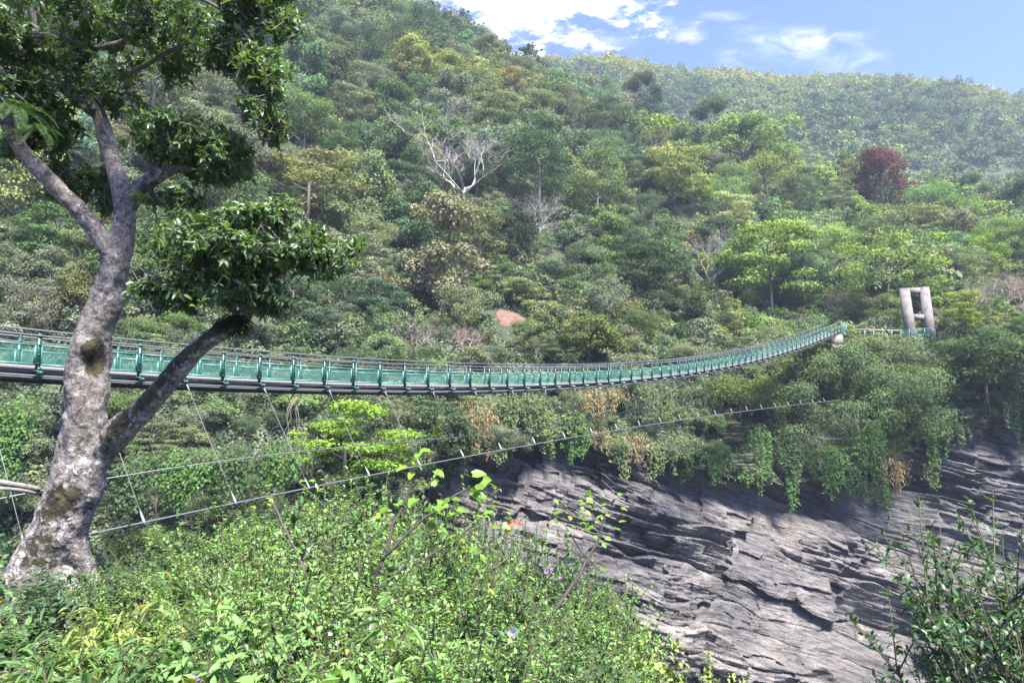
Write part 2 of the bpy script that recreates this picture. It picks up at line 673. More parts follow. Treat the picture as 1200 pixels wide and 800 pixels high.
# river far down in the gorge
m, nt, out = new_mat("river_water")
b = N(nt, "ShaderNodeBsdfPrincipled", i_Roughness=0.08)
b.inputs["Base Color"].default_value = (0.10, 0.14, 0.13, 1)
no = N(nt, "ShaderNodeTexNoise", i_Scale=1.5, i_Detail=4.0)
bp = N(nt, "ShaderNodeBump", i_Strength=0.3, i_Distance=0.1)
nt.links.new(no.outputs["Fac"], bp.inputs["Height"])
nt.links.new(bp.outputs[0], b.inputs["Normal"])
nt.links.new(b.outputs[0], out.inputs[0])
mb = MB()
mb.add([(-400, 20, -30.5), (400, 20, -30.5), (400, 95, -30.5), (-400, 95, -30.5)], [(0, 1, 2, 3)])
structure(mb.build("river", m))

# ------------------------------------------------------------------ the cliff: bedded slate dipping to the right
def cliff_material():
    m, nt, out = new_mat("slate_rock")
    L = nt.links.new
    b = N(nt, "ShaderNodeBsdfPrincipled", i_Roughness=0.8)
    tc = N(nt, "ShaderNodeTexCoord")
    mp = N(nt, "ShaderNodeMapping")
    mp.inputs["Rotation"].default_value = (0, math.radians(-17), 0)
    L(tc.outputs["Object"], mp.inputs[0])
    mp2 = N(nt, "ShaderNodeMapping")
    mp2.inputs["Scale"].default_value = (0.55, 0.55, 4.2)
    wn = N(nt, "ShaderNodeTexNoise", i_Scale=0.11, i_Detail=2.0)
    L(mp.outputs[0], wn.inputs["Vector"])
    va = N(nt, "ShaderNodeVectorMath", operation="MULTIPLY_ADD")
    va.inputs[1].default_value = (0, 0, 1.5)
    L(wn.outputs["Color"], va.inputs[0])
    L(mp.outputs[0], va.inputs[2])
    L(va.outputs[0], mp2.inputs[0])
    fine = N(nt, "ShaderNodeTexNoise", i_Scale=1.0, i_Detail=9.0, i_Roughness=0.72)
    L(mp2.outputs[0], fine.inputs["Vector"])
    big = N(nt, "ShaderNodeTexNoise", i_Scale=0.13, i_Detail=5.0, i_Roughness=0.6)
    L(va.outputs[0], big.inputs["Vector"])
    c1 = ramp(nt, [(0.36, (0.030, 0.029, 0.031)), (0.43, (0.072, 0.070, 0.070)), (0.51, (0.132, 0.127, 0.124)), (0.60, (0.165, 0.157, 0.152)), (0.74, (0.21, 0.197, 0.188))], fine.outputs["Fac"])
    c2 = ramp(nt, [(0.35, (0.66, 0.66, 0.70)), (0.52, (0.98, 0.95, 0.94)), (0.68, (1.14, 1.06, 0.99))], big.outputs["Fac"])
    col = mixc(nt, 1.0, c1.outputs[0], c2.outputs[0], "MULTIPLY")
    tn = N(nt, "ShaderNodeAttribute", attribute_name="tone")
    c3 = ramp(nt, [(0.15, (0.33, 0.325, 0.315)), (0.42, (0.76, 0.735, 0.70)), (0.6, (1.06, 1.01, 0.95)), (0.85, (1.46, 1.37, 1.27))], tn.outputs["Fac"])
    col = mixc(nt, 1.0, col, c3.outputs[0], "MULTIPLY")
    crk = N(nt, "ShaderNodeTexNoise", i_Scale=1.0, i_Detail=5.0, i_Roughness=0.6)
    mp3 = N(nt, "ShaderNodeMapping")
    mp3.inputs["Scale"].default_value = (0.22, 0.22, 2.6)
    L(va.outputs[0], mp3.inputs[0])
    L(mp3.outputs[0], crk.inputs["Vector"])
    cl = math_(nt, "ABSOLUTE", math_(nt, "SUBTRACT", math_(nt, "FRACT", math_(nt, "MULTIPLY", crk.outputs["Fac"], 5.0)), 0.5))
    clr = ramp(nt, [(0.0, (1, 1, 1)), (0.05, (0, 0, 0))], cl)
    col = mixc(nt, math_(nt, "MULTIPLY", clr.outputs[0], 0.92), col, (0.03, 0.029, 0.031))
    # wet staining, with overhang shade painted in near the top of the face (attribute 'rnd')
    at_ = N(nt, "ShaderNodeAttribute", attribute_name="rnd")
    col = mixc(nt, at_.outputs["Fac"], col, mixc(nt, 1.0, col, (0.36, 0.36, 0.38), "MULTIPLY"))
    L(col, b.inputs["Base Color"])
    bp = N(nt, "ShaderNodeBump", i_Strength=1.0, i_Distance=0.2)
    mp4 = N(nt, "ShaderNodeMapping")
    mp4.inputs["Scale"].default_value = (1.6, 1.6, 13.0)
    L(va.outputs[0], mp4.inputs[0])
    grain = N(nt, "ShaderNodeTexNoise", i_Scale=1.0, i_Detail=6.0, i_Roughness=0.7)
    L(mp4.outputs[0], grain.inputs["Vector"])
    L(math_(nt, "MULTIPLY_ADD", grain.outputs["Fac"], 0.6, fine.outputs["Fac"]), bp.inputs["Height"])
    L(bp.outputs[0], b.inputs["Normal"])
    L(b.outputs[0], out.inputs[0])
    return m


def cliff_surface(X, zt):
    """X world coordinate, zt height above the river bed; returns Y of the face"""
    a = None
    # edge Y and Z at this X (solve X = a * Y)
    ka = np.linspace(-1.6, 1.6, 400)
    ky = sinterp(ka, KA, K_YE)
    kz = edge_z(ka)
    kx = ka * ky
    ye = np.interp(X, kx, ky)
    ze = np.interp(X, kx, kz)
    return ye, ze


NX, NZ = 1500, 480
xs = np.concatenate([np.linspace(-70, -24, 120, endpoint=False), np.linspace(-24, 66, 1280, endpoint=False), np.linspace(66, 112, 100)])
ss = np.linspace(0, 1, NZ)
XX, TT = np.meshgrid(xs, ss, indexing="ij")
YE, ZE = cliff_surface(XX, None)
TOPZ = ZE + 0.25
ZZ = TOPZ + (-34.0 - TOPZ) * TT
depth_below = TOPZ - ZZ
base = -(0.52 * depth_below) + 2.0 * np.exp(-((depth_below - 3.2) / 2.2) ** 2) * (0.55 + 0.45 * fbm(XX / 7.0, 0, 0, 2, 88)) - 1.5 * np.exp(-(depth_below / 1.2) ** 2)
# bedding coordinate: dips to the right, gently folded
warp = 0.7 * fbm(XX / 26.0, ZZ / 20.0, 0.2, 2, 71) + 0.14 * fbm(XX / 5.0, ZZ / 5.0, 2.2, 2, 77)
W = ZZ * 0.955 + XX * 0.30 + warp
Lc = XX * 0.955 - ZZ * 0.30
rough = np.clip(0.82 + 1.1 * fbm(Lc / 13.0, W / 5.0, 0.9, 3, 130), 0.12, 1.0)      # 0: planar slab, 1: broken beds
disp = 0
tone = 0
for (th, ln, amp, sd_) in ((4.8, 17.0, 2.0, 1), (1.8, 5.2, 1.5, 2), (0.8, 2.4, 0.75, 3), (0.36, 1.5, 0.30, 4), (0.16, 0.9, 0.10, 5)):
    wv = W / th + 0.35 * fbm(Lc / (ln * 1.1), W / (th * 4), 0, 2, 90 + sd_) + 0.22 * vnoise(Lc / 2.6, W / 2.6, 0.3 * sd_, 190 + sd_)
    k = np.floor(wv)
    fr = wv - k
    l = Lc / (ln * (0.5 + hash1(k, 77 + sd_))) + hash1(k, 5 * sd_) * 9.7 + 0.20 * (fr - 0.5) * (hash1(k, 9 + sd_) - 0.5)
    l = l + 0.06 * vnoise(Lc / 0.8, W / 0.5, 0, 95 + sd_)
    kl = np.floor(l)
    h = hash2(k, kl, 13 + sd_)
    hs_ = hash1(k, 40 + sd_)
    tilt = (hash2(k, kl, 313 + sd_) - 0.5) * 0.35 * (l - kl - 0.5)
    msk = 1.0 if sd_ == 1 else (0.3 + 0.7 * rough) if sd_ == 2 else 0.12 + 0.88 * rough
    gap = (hash1(k, 240 + sd_) > 0.45) * np.clip(1 - fr / 0.10, 0, 1) * (0.22 if sd_ < 3 else 0.11 if sd_ < 5 else 0.03)
    lean = (hash2(k, kl, 413 + sd_) * 1.7 - 1.15) * (fr - 0.5) * th * (0.85 if sd_ == 1 else 0.75 if sd_ == 2 else 0.75 if sd_ == 3 else 0.5) * msk
    disp = disp - amp * msk * (0.75 * h + 0.25 * hs_ + tilt) + lean + gap
    if 1 < sd_ < 5:
        tone = tone + (0.6 * h + 0.4 * hs_ - 0.5) * (0.9, 0.8, 0.7)[sd_ - 2] * (0.5 + 0.5 * rough)
disp = disp - 0.05 * fbm(XX * 1.3, ZZ * 3.0, 0, 3, 140)
YY = YE + base + disp + 3.6
# the rock's top runs back under the soil of the bank
for r_i, back in ((0, 9.0), (1, 4.5)):
    YY[:, r_i] = YE[:, r_i] + back
ZZ[:, 0] = TOPZ[:, 0] + 1.2
rim = np.clip(1 - depth_below / 6.0 + 0.35 * fbm(XX / 6.0, ZZ / 3.0, 0.4, 3, 150), 0, 1) * 0.9  # wet top band, with the overhang's shade painted into it
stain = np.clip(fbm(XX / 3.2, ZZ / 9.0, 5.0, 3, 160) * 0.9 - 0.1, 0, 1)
M_ROCK = cliff_material()
V = np.stack([XX, YY, ZZ], -1).reshape(-1, 3)
i = np.arange(NX - 1)[:, None] * NZ
j = np.arange(NZ - 1)[None, :]
F = np.stack([i + j, i + j + 1, i + NZ + j + 1, i + NZ + j], -1).reshape(-1, 4)
mb = MB()
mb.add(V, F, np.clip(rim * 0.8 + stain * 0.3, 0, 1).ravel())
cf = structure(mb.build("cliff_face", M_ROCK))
ta = cf.data.attributes.new("tone", "FLOAT", "POINT")
ta.data.foreach_set("value", np.clip(0.5 + 0.5 * tone, 0, 1).astype(np.float32).ravel())


def hit_hill(u, v, y0=40.0):
    r = ray(u, v)
    r = r / r[1]
    ys = np.arange(y0, 420, 0.25)
    z = hill_z(r[0] * ys, ys)
    g = r[2] * ys - z
    ok = np.where((g <= 0) & (ys > np.interp(r[0], KA, K_YE)))[0]
    Y = ys[ok[0]] if len(ok) else 200.0
    return np.array([r[0] * Y, Y, float(hill_z(r[0] * Y, Y))])


# a patch of slipped earth left bare between the trees
_b = hit_hill(598, 374)
SCAR = _b
gx_, gy_ = np.meshgrid(np.linspace(-1, 1, 40), np.linspace(-1, 1, 30), indexing="ij")
sx_, sy_ = _b[0] + gx_ * 2.0, _b[1] + gy_ * 1.8
edge = 1 - np.clip(np.sqrt(gx_ ** 2 + gy_ ** 2) + 0.25 * fbm(gx_ * 2, gy_ * 2, 0, 3, 611), 0, 1.3)
structure(grid_mesh("bare_soil", sx_, sy_, hill_z(sx_, sy_) + 0.9 * np.clip(edge * 2.5, -0.6, 0.35) + 0.12 * fbm(sx_ * 2, sy_ * 2, 0, 3, 612), M_SCAR))
# ================================================================== the forest on the far side
def crown_arrays(rng, H, R, zc, hz, ncl, cr, nleaf, lf, flat=0.6, low=-0.45, spread=0.42, tiers=0, asp=1.0):
    """leaf clumps spread through the crown's volume; returns P, D, Nn, L, W, rnd"""
    c = unit(rng.normal(size=(ncl * 4, 3)))
    c = c[c[:, 2] > low][:ncl]
    n = len(c)
    rad = rng.uniform(0.55, 1.0, n) ** 0.6
    C = c * rad[:, None] * np.array([R, R * asp, hz]) * (1 + 0.18 * rng.normal(size=(n, 1)))
    C[:, 2] += zc
    if tiers:
        lv = np.linspace(zc - hz * 0.7, zc + hz * 0.85, tiers)
        C[:, 2] = lv[rng.integers(0, tiers, n)] + rng.normal(size=n) * 0.12
        f = np.sqrt(np.clip(1 - ((C[:, 2] - zc) / (hz * 1.15)) ** 2, 0.1, 1))
        C[:, :2] *= f[:, None]
    s = cr * rng.uniform(0.6, 1.35, n)
    w = s ** 2
    k = rng.choice(n, nleaf, p=w / w.sum())
    d = unit(rng.normal(size=(nleaf, 3)) + np.array([0, 0, 0.35]))
    q = rng.uniform(0.35, 1.0, nleaf) ** 0.45
    P = C[k] + d * (q * s[k])[:, None] * np.array([1, 1, flat]) * (1 + 0.2 * rng.normal(size=(nleaf, 1)))
    Nn = unit(d * 0.7 + np.array([0, 0, 0.5]) + spread * rng.normal(size=(nleaf, 3)))
    D = unit(np.cross(Nn, rng.normal(size=(nleaf, 3))))
    Ls = lf * rng.uniform(0.6, 1.5, nleaf)
    crn = rng.random(n)
    rnd = np.clip(0.55 * crn[k] + 0.45 * rng.random(nleaf), 0, 1)
    return P, D, Nn, Ls, Ls * rng.uniform(0.5, 0.85, nleaf), rnd, C, s


def limbs(mb, rng, C, base_h, r0, lean=(0, 0), k=7, n=6):
    """trunk with limbs that run out to some of the clumps"""
    top = np.array([lean[0], lean[1], base_h])
    pts = [np.array([0, 0, -0.35]), np.array([lean[0] * 0.2, lean[1] * 0.2, base_h * 0.35]), np.array([lean[0] * 0.55, lean[1] * 0.6, base_h * 0.7]), top]
    mb.tube(pts, [r0 * 1.25, r0, r0 * 0.85, r0 * 0.7], n)
    for q in rng.choice(len(C), min(k, len(C)), replace=False):
        e = C[q]
        m_ = top * 0.5 + e * 0.5 + rng.normal(size=3) * 0.25 + np.array([0, 0, -0.1])
        mb.tube([top * rng.uniform(0.75, 1.0), m_, e], [r0 * 0.5, r0 * 0.32, r0 * 0.12], 5, cap=False)


def bare_branches(mb, rng, start, d, length, r, depth, spread=0.6, up=0.25, n=5):
    pts = [np.asarray(start, float)]
    dd = unit(np.asarray(d, float))
    k = 4
    for i in range(k):
        dd = unit(dd + rng.normal(size=3) * 0.16 + np.array([0, 0, up * 0.15]))
        pts.append(pts[-1] + dd * length / k)
    mb.tube(pts, np.linspace(r, r * 0.5, k + 1), n if depth > 1 else 4, cap=False)
    if depth == 0:
        return
    for j in range(rng.integers(3, 5)):
        t = rng.integers(1 if depth < 3 else 2, k + 1)
        nd = unit(dd + rng.normal(size=3) * spread + np.array([0, 0, up]))
        bare_branches(mb, rng, pts[t], nd, length * rng.uniform(0.55, 0.82), r * 0.5, depth - 1, spread, up)


M_LEAF = leaf_material("forest_leaves", mode="object", spread=0.42, trans=0.33, gloss=0.0, warm=(1.1, 1.03, 0.85))
M_LEAFA = leaf_material("far_leaves", mode="attr", spread=0.48, trans=0.3, gloss=0.0, warm=(1.08, 1.02, 0.85))
M_TRUNK = plain("grey_bark", (0.085, 0.075, 0.062), 0.9, 0, 0.25, 3.0)
M_PALE = plain("pale_bark", (0.27, 0.25, 0.225), 0.9, 0, 0.15, 3.0)
M_TWIG = plain("brown_twigs", (0.23, 0.18, 0.15), 0.9, 0, 0.2, 3.0)
M_PINK = plain("pinkish_twigs", (0.33, 0.23, 0.20), 0.9, 0, 0.2, 3.0)

KIND = {}      # kind -> list of dict(trunk mesh, crown mesh, low arrays, R, H)


def proto(kind, seed, H, R, zc, hz, ncl, cr, nleaf, lf, trunk_h, r0, lean=(0, 0), lk=7, tm=None, **kw):
    rng = np.random.default_rng(seed)
    P, D, Nn, Ls, Ws, rnd, C, s = crown_arrays(rng, H, R, zc, hz, ncl, cr, nleaf, lf, **kw)
    cb = MB().leaves(P, D, Nn, Ls, Ws, "quad", rnd)
    tb = MB()
    limbs(tb, rng, C, trunk_h, r0, lean, lk)
    cm = cb.mesh("crown_leaves")
    cm.materials.append(M_LEAF)
    tmh = tb.mesh("trunk_wood", True)
    tmh.materials.append(tm or M_TRUNK)
    # coarse version for the far wood
    rng = np.random.default_rng(seed)
    lo = crown_arrays(rng, H, R, zc, hz, ncl, cr, max(260, nleaf // 9), lf * 2.35, **kw)
    V, F, rr = leaf_arrays(lo[0], lo[1], lo[2], lo[3], lo[4], "quad", lo[5])
    rng = np.random.default_rng(seed)
    lo2 = crown_arrays(rng, H, R, zc, hz, max(6, ncl // 2), cr * 1.35, 150, lf * 5.2, **kw)
    V2, F2, rr2 = leaf_arrays(lo2[0], lo2[1], lo2[2], lo2[3], lo2[4], "quad", lo2[5])
    KIND.setdefault(kind, []).append(dict(trunk=tmh, crown=cm, lo=(V, rr), lo2=(V2, rr2), R=R, H=H))


# all protos stand about 7-8 m tall with crowns about 3.4 m in radius
for s in range(3):
    proto("round", 100 + s, 7.0, 3.4, 3.9, 2.9, 38, 1.0, 10500, 0.165 + 0.04 * s, 3.2, 0.15)
for s in range(2):
    proto("layered", 200 + s, 7.0, 3.7, 4.1, 2.6, 36, 1.1, 9000, 0.20, 4.0, 0.13, flat=0.26, low=-0.7, tiers=6, spread=0.35)
for s in range(2):
    proto("tall", 300 + s, 9.0, 2.7, 5.0, 3.9, 34, 0.9, 9500, 0.16 + 0.06 * s, 5.0, 0.15, low=-0.8)
for s in range(2):
    proto("open", 400 + s, 7.5, 3.5, 4.6, 2.7, 30, 0.9, 5200, 0.18, 4.2, 0.12, (0.4, 0.2), 14, M_TRUNK, low=-0.7, spread=0.8)
for s in range(2):
    proto("bushy", 500 + s, 4.5, 3.3, 2.0, 2.2, 38, 0.95, 9500, 0.16 + 0.06 * s, 1.6, 0.12, low=-0.35)
proto("spreading", 620, 7.5, 6.4, 3.0, 3.6, 90, 1.25, 44000, 0.145, 2.0, 0.16, low=-0.5, flat=0.5)
proto("column", 600, 9.0, 1.5, 5.0, 4.4, 26, 0.85, 5000, 0.24, 6.0, 0.2, low=-0.95)


def bare_proto(kind, seed, mat, n0, length, r, depth, spread, up, trunk_h):
    rng = np.random.default_rng(seed)
    tb = MB()
    tb.tube([(0, 0, -1), (0.1, 0, trunk_h * 0.5), (0.15, 0.1, trunk_h)], [r * 1.5, r * 1.3, r * 1.1], 7)
    bb = MB()
    for i in range(n0):
        th = 2 * math.pi * (i + rng.uniform(-0.3, 0.3)) / n0
        bare_branches(bb, rng, (0.12, 0.05, trunk_h * rng.uniform(0.6, 1.0)), (math.cos(th) * 0.8, math.sin(th) * 0.8, 0.9), length, r, depth, spread, up)
    tm_, bm_ = tb.mesh("trunk_wood", True), bb.mesh("bare_twigs")
    tm_.materials.append(mat)
    bm_.materials.append(mat)
    KIND.setdefault(kind, []).append(dict(trunk=tm_, crown=bm_, lo=None, R=3.2, H=7.0, bare=True))


bare_proto("bare_pale", 700, M_PALE, 6, 3.1, 0.075, 4, 0.55, 0.28, 2.0)
bare_proto("bare_pale", 701, M_PALE, 6, 2.7, 0.05, 4, 0.65, 0.22, 2.2)
bare_proto("bare_brown", 710, M_TWIG, 7, 2.5, 0.055, 4, 0.6, 0.2, 1.2)
bare_proto("bare_brown", 711, M_TWIG, 6, 2.7, 0.05, 4, 0.65, 0.15, 1.5)
bare_proto("bare_pink", 720, M_PINK, 8, 2.4, 0.05, 4, 0.6, 0.22, 1.0)
# every twiggy tree keeps a few leaves apart from the palest ones
TINT = {
    "dark green": (0.052, 0.078, 0.046), "deep green": (0.074, 0.108, 0.058), "grey green": (0.135, 0.160, 0.108), "mid green": (0.108, 0.155, 0.072),
    "olive green": (0.135, 0.160, 0.082), "yellow green": (0.180, 0.210, 0.075), "lime green": (0.165, 0.240, 0.060), "khaki": (0.135, 0.148, 0.086),
    "maroon": (0.100, 0.045, 0.042), "fresh green": (0.140, 0.205, 0.075), "straw brown": (0.27, 0.21, 0.13),
}
SHAPE_WORD = {"round": "round-crowned tree", "layered": "flat-tiered tree", "tall": "tall tree", "open": "thin-leaved tree", "bushy": "bushy tree",
              "spreading": "spreading tree", "column": "vine-clad columnar tree", "bare_pale": "bare pale-branched tree", "bare_brown": "leafless brown twiggy tree", "bare_pink": "bare pinkish twiggy tree"}
NAME = {"bare_pale": "bare_tree", "bare_brown": "bare_tree", "bare_pink": "bare_tree", "bushy": "bushy_tree"}


def place_tree(kind, var, loc, sc, rz, tint, label, group="trees on the far slope", zs=1.0, crown_tint=None):
    p = KIND[kind][var % len(KIND[kind])]
    t = thing(NAME.get(kind, "forest_tree"), label, "tree", loc, group, rz)
    t.scale = (sc, sc, sc * zs)
    link("trunk", p["trunk"], t)
    c = link("crown", p["crown"], t)
    c.color = tuple(tint) + (1.0,)
    return t


NSPAN = 60
TREES = []     # dicts waiting to be built


def special(u, v_base, h_px, kind, tint, label, var=0, rz=None, zs=1.0, d=None, off=0.0, wide=1.0):
    """a tree the photo shows clearly: stands on the slope under pixel (u, v_base)"""
    b = hit_hill(u, v_base) if d is None else at(u, v_base, d)
    dd = b[1] * CP + b[2] * SP
    p = KIND[kind][var % len(KIND[kind])]
    sc = h_px * dd / FOC / p["H"]
    TREES.append(dict(kind=kind, var=var, loc=b, sc=sc * wide, zs=zs / wide, rz=RNG.random() * 6 if rz is None else rz, tint=TINT[tint] if isinstance(tint, str) else tint,
                      word=tint, label=label, special=True, R=p["R"] * sc))


special(545, 246, 92, "bare_pale", "khaki", "large bare white-branched tree standing out alone in the middle of the forest slope", 0, wide=1.6)
special(632, 282, 52, "bare_pale", "khaki", "small bare white-branched tree below and right of the large bare white one", 1, wide=1.3)
special(1036, 256, 84, "round", "maroon", "maroon red-leaved tree on the slope above the concrete tower", 1, wide=0.72)
special(1040, 268, 32, "bare_pink", "khaki", "bare pinkish twiggy tree at the foot of the maroon tree", 0, wide=1.2)
special(905, 372, 108, "layered", "lime green", "bright lime flat-tiered tree on the slope left of the concrete tower", 0)
special(1040, 378, 108, "open", "lime green", "lime green tree with a pale leaning trunk just left of the concrete tower", 0, wide=1.1)
special(835, 352, 80, "bare_pale", "khaki", "pale grey leafless tree on the slope above the bridge's far third", 1, wide=1.1)
special(790, 250, 78, "layered", "yellow green", "yellow green flat-tiered tree halfway up the right-hand slope", 1)
special(512, 118, 62, "layered", "yellow green", "yellowish flat-topped tree high on the slope above the large bare tree", 0)
special(872, 216, 84, "round", "fresh green", "large fresh green crown near the top of the right-hand slope", 1, wide=1.2)
special(902, 246, 70, "open", "yellow green", "pale yellow green feathery tree below the vine-clad column", 1, wide=1.2)
special(931, 188, 56, "column", "mid green", "narrow column of vine-clad tree poking above the right-hand ridge", 0)
special(360, 268, 96, "layered", (0.155, 0.155, 0.07), "pale straw-green flat-tiered tree right of the big tree's middle branch", 1, wide=1.3)
special(546, 424, 56, "bare_pink", (0.3, 0.16, 0.09), "orange-brown bare twiggy tree rising behind the bridge handrail", 0)
special(985, 372, 44, "bare_pink", "khaki", "bare pinkish-brown tree leaning beside the lime tiered tree", 0)
special(1165, 380, 72, "bare_brown", "khaki", "wide leafless brown tree right of the concrete tower", 0, wide=1.3)
special(1195, 370, 66, "bare_pink", "khaki", "bare pinkish tree at the right edge beyond the tower", 0, wide=1.2)
special(1128, 402, 60, "layered", (0.16, 0.2, 0.04), "small yellow green tree with a pale trunk just right of the concrete tower", 1, wide=0.7)
special(690, 436, 62, "round", (0.105, 0.125, 0.045), "broad light olive dome tree right behind the bridge's middle", 2, wide=1.25)
special(480, 432, 70, "bare_brown", "khaki", "leafless brown twiggy tree behind the bridge left of the orange-brown one", 1)
special(1185, 314, 60, "round", "fresh green", "fresh green round tree at the right edge above the leafless trees", 0)
special(662, 150, 50, "open", "khaki", "thin pale tree on the upper slope near the ridge saddle", 0)
special(715, 395, 66, "open", "grey green", "thin grey green tree behind the bridge right of the olive dome", 0)

# the rest of the slope, placed by dart throwing
cellmap = {}


def free(x, y, r):
    cx, cy_ = int(x // 6), int(y // 6)
    for i in (-1, 0, 1):
        for j in (-1, 0, 1):
            for (px, py, pr) in cellmap.get((cx + i, cy_ + j), ()):
                if (px - x) ** 2 + (py - y) ** 2 < (0.60 * (r + pr)) ** 2:
                    return False
    return True


def put(x, y, r):
    cellmap.setdefault((int(x // 6), int(y // 6)), []).append((x, y, r))


for t in TREES:
    put(t["loc"][0], t["loc"][1], t["R"] * 0.8)
SPEC = []
for t in TREES:
    _u, _v, _d = proj(*t["loc"])
    _h = KIND[t["kind"]][0]["H"] * t["sc"] * t["zs"] * FOC / _d
    if t["loc"][1] > 100 and not t["kind"].startswith("bare_brown"):
        SPEC.append((float(_u), float(_v), float(t["loc"][1]), 0.35 * t["R"] * FOC / float(_d), float(_h)))
trng = np.random.default_rng(42)
KINDS_ = ["round", "layered", "tall", "open", "bushy", "bare_brown", "bare_pale"]
nc = 36000
ca_ = trng.uniform(-0.86, 0.9, nc)
cyy = np.sqrt(trng.uniform(50 ** 2, 300 ** 2, nc))
ye_ = sinterp(ca_, KA, K_YB) + sinterp(ca_, KA, K_LB)
yr_ = sinterp(ca_, SK_A, SK_Y)
cx_ = ca_ * cyy
cz_ = hill_z(cx_, cyy)
cn_ = fbm(cx_ / 22.0, cyy / 22.0, 0, 2, 201)
cn2_ = fbm(cx_ / 40.0, cyy / 40.0, 4.0, 2, 205)
cu_, cv_, cd_ = proj(cx_, cyy, cz_)
for q in range(nc):
    if cyy[q] < ye_[q] + 0.5 or cyy[q] > yr_[q] + 4:
        continue
    r = trng.uniform(1.7, 5.2) * (0.8 if cyy[q] < ye_[q] + 10 else 1.0)
    if cyy[q] < ye_[q] + 5:
        r = min(r, 2.4)
    # keep the tower's bench and the bare-earth patch open
    if 1035 < cu_[q] < 1140 and cyy[q] < 103 or (572 < cu_[q] < 622 and 366 < cv_[q] < 430):
        continue
    for st in SPEC:
        if st[2] - 30 < cyy[q] < st[2] - 0.5 and abs(cu_[q] - st[0]) < st[3] + r * FOC / cd_[q] * 0.7 and cv_[q] - 1.9 * r * FOC / cd_[q] < st[1] - 0.2 * st[4]:
            r = min(r, 1.4)
    if 500 < cu_[q] < 590 and 236 < cv_[q] < 300 or 605 < cu_[q] < 660 and 275 < cv_[q] < 310:
        r = min(r, 1.5)
    if not free(cx_[q], cyy[q], r):
        continue
    put(cx_[q], cyy[q], r)
    right = np.clip((cu_[q] - 620) / 350.0, 0, 1)
    low_ = cyy[q] < ye_[q] + 22
    w = trng.random() + 0.35 * cn_[q]
    if trng.random() < (0.08 if not low_ else 0.15):
        kind = "bare_brown" if trng.random() < 0.7 else "bare_pale"
    else:
        kind = trng.choice(["round", "layered", "tall", "open", "bushy"], p=[0.42, 0.15, 0.16, 0.15, 0.12])
    if right > 0.4 and trng.random() < 0.42 * right + 0.1:
        word = trng.choice(["lime green", "fresh green", "yellow green", "olive green", "mid green"], p=[0.16, 0.34, 0.16, 0.2, 0.14])
    else:
        word = "dark green" if w < 0.2 else "deep green" if w < 0.38 else "grey green" if w < 0.62 else "mid green" if w < 0.85 else "olive green" if w < 1.0 else "khaki" if w < 1.1 else "yellow green"
    if kind.startswith("bare"):
        word = "khaki"
    base = np.array(TINT[word]) * trng.uniform(0.8, 1.25) * np.array([1 + 0.12 * trng.normal(), 1 + 0.06 * trng.normal(), 1 + 0.12 * trng.normal()])
    p = KIND[kind][0]
    TREES.append(dict(kind=kind, var=int(trng.integers(0, 9)), loc=np.array([cx_[q], cyy[q], cz_[q] - 0.9]), sc=r / p["R"], zs=trng.uniform(0.9, 1.3), rz=trng.uniform(0, 6.28),
                      tint=np.clip(base, 0.012, 0.4), word=word, special=False, R=r))

# growth on the steep bank between the cliff edge and the slope
special(402, 600, 132, "layered", (0.15, 0.245, 0.04), "vivid lime tiered tree hanging under the bridge left of the middle", 1, wide=0.98)
special(1012, 572, 138, "spreading", (0.085, 0.125, 0.06), "big spreading green tree on the cliff edge below the walkway", 0, wide=0.78)
special(1160, 500, 96, "round", (0.06, 0.095, 0.04), "dense dark green tree on the cliff edge at the right below the path fence", 0, wide=0.95)
special(1195, 478, 90, "bushy", (0.065, 0.1, 0.04), "dark green bushy tree on the cliff edge at the right edge of the photo", 1)
special(1085, 478, 56, "bushy", (0.09, 0.115, 0.05), "olive bush on the bank directly below the tower platform", 0)
special(1040, 446, 52, "bushy", (0.1, 0.13, 0.06), "olive green bush on the bank under the walkway railing", 0)
special(1008, 436, 44, "bushy", (0.12, 0.15, 0.07), "pale green bush on the bank right of the pale concrete block", 1)
special(1120, 440, 44, "round", (0.09, 0.125, 0.05), "small green tree on the bank just below the path fence", 1)
special(940, 470, 62, "bushy", (0.1, 0.125, 0.045), "olive green bush under the bridge's far landing", 1)
special(868, 500, 62, "bushy", (0.1, 0.13, 0.04), "yellowish green bush on the bank under the bridge's far third", 0)
special(465, 620, 70, "open", "grey green", "thin grey green tree on the bank below the bridge right of the lime tree", 1)
special(515, 600, 84, "round", (0.06, 0.085, 0.045), "grey green tree clinging to the cliff edge behind the guy cable", 2)
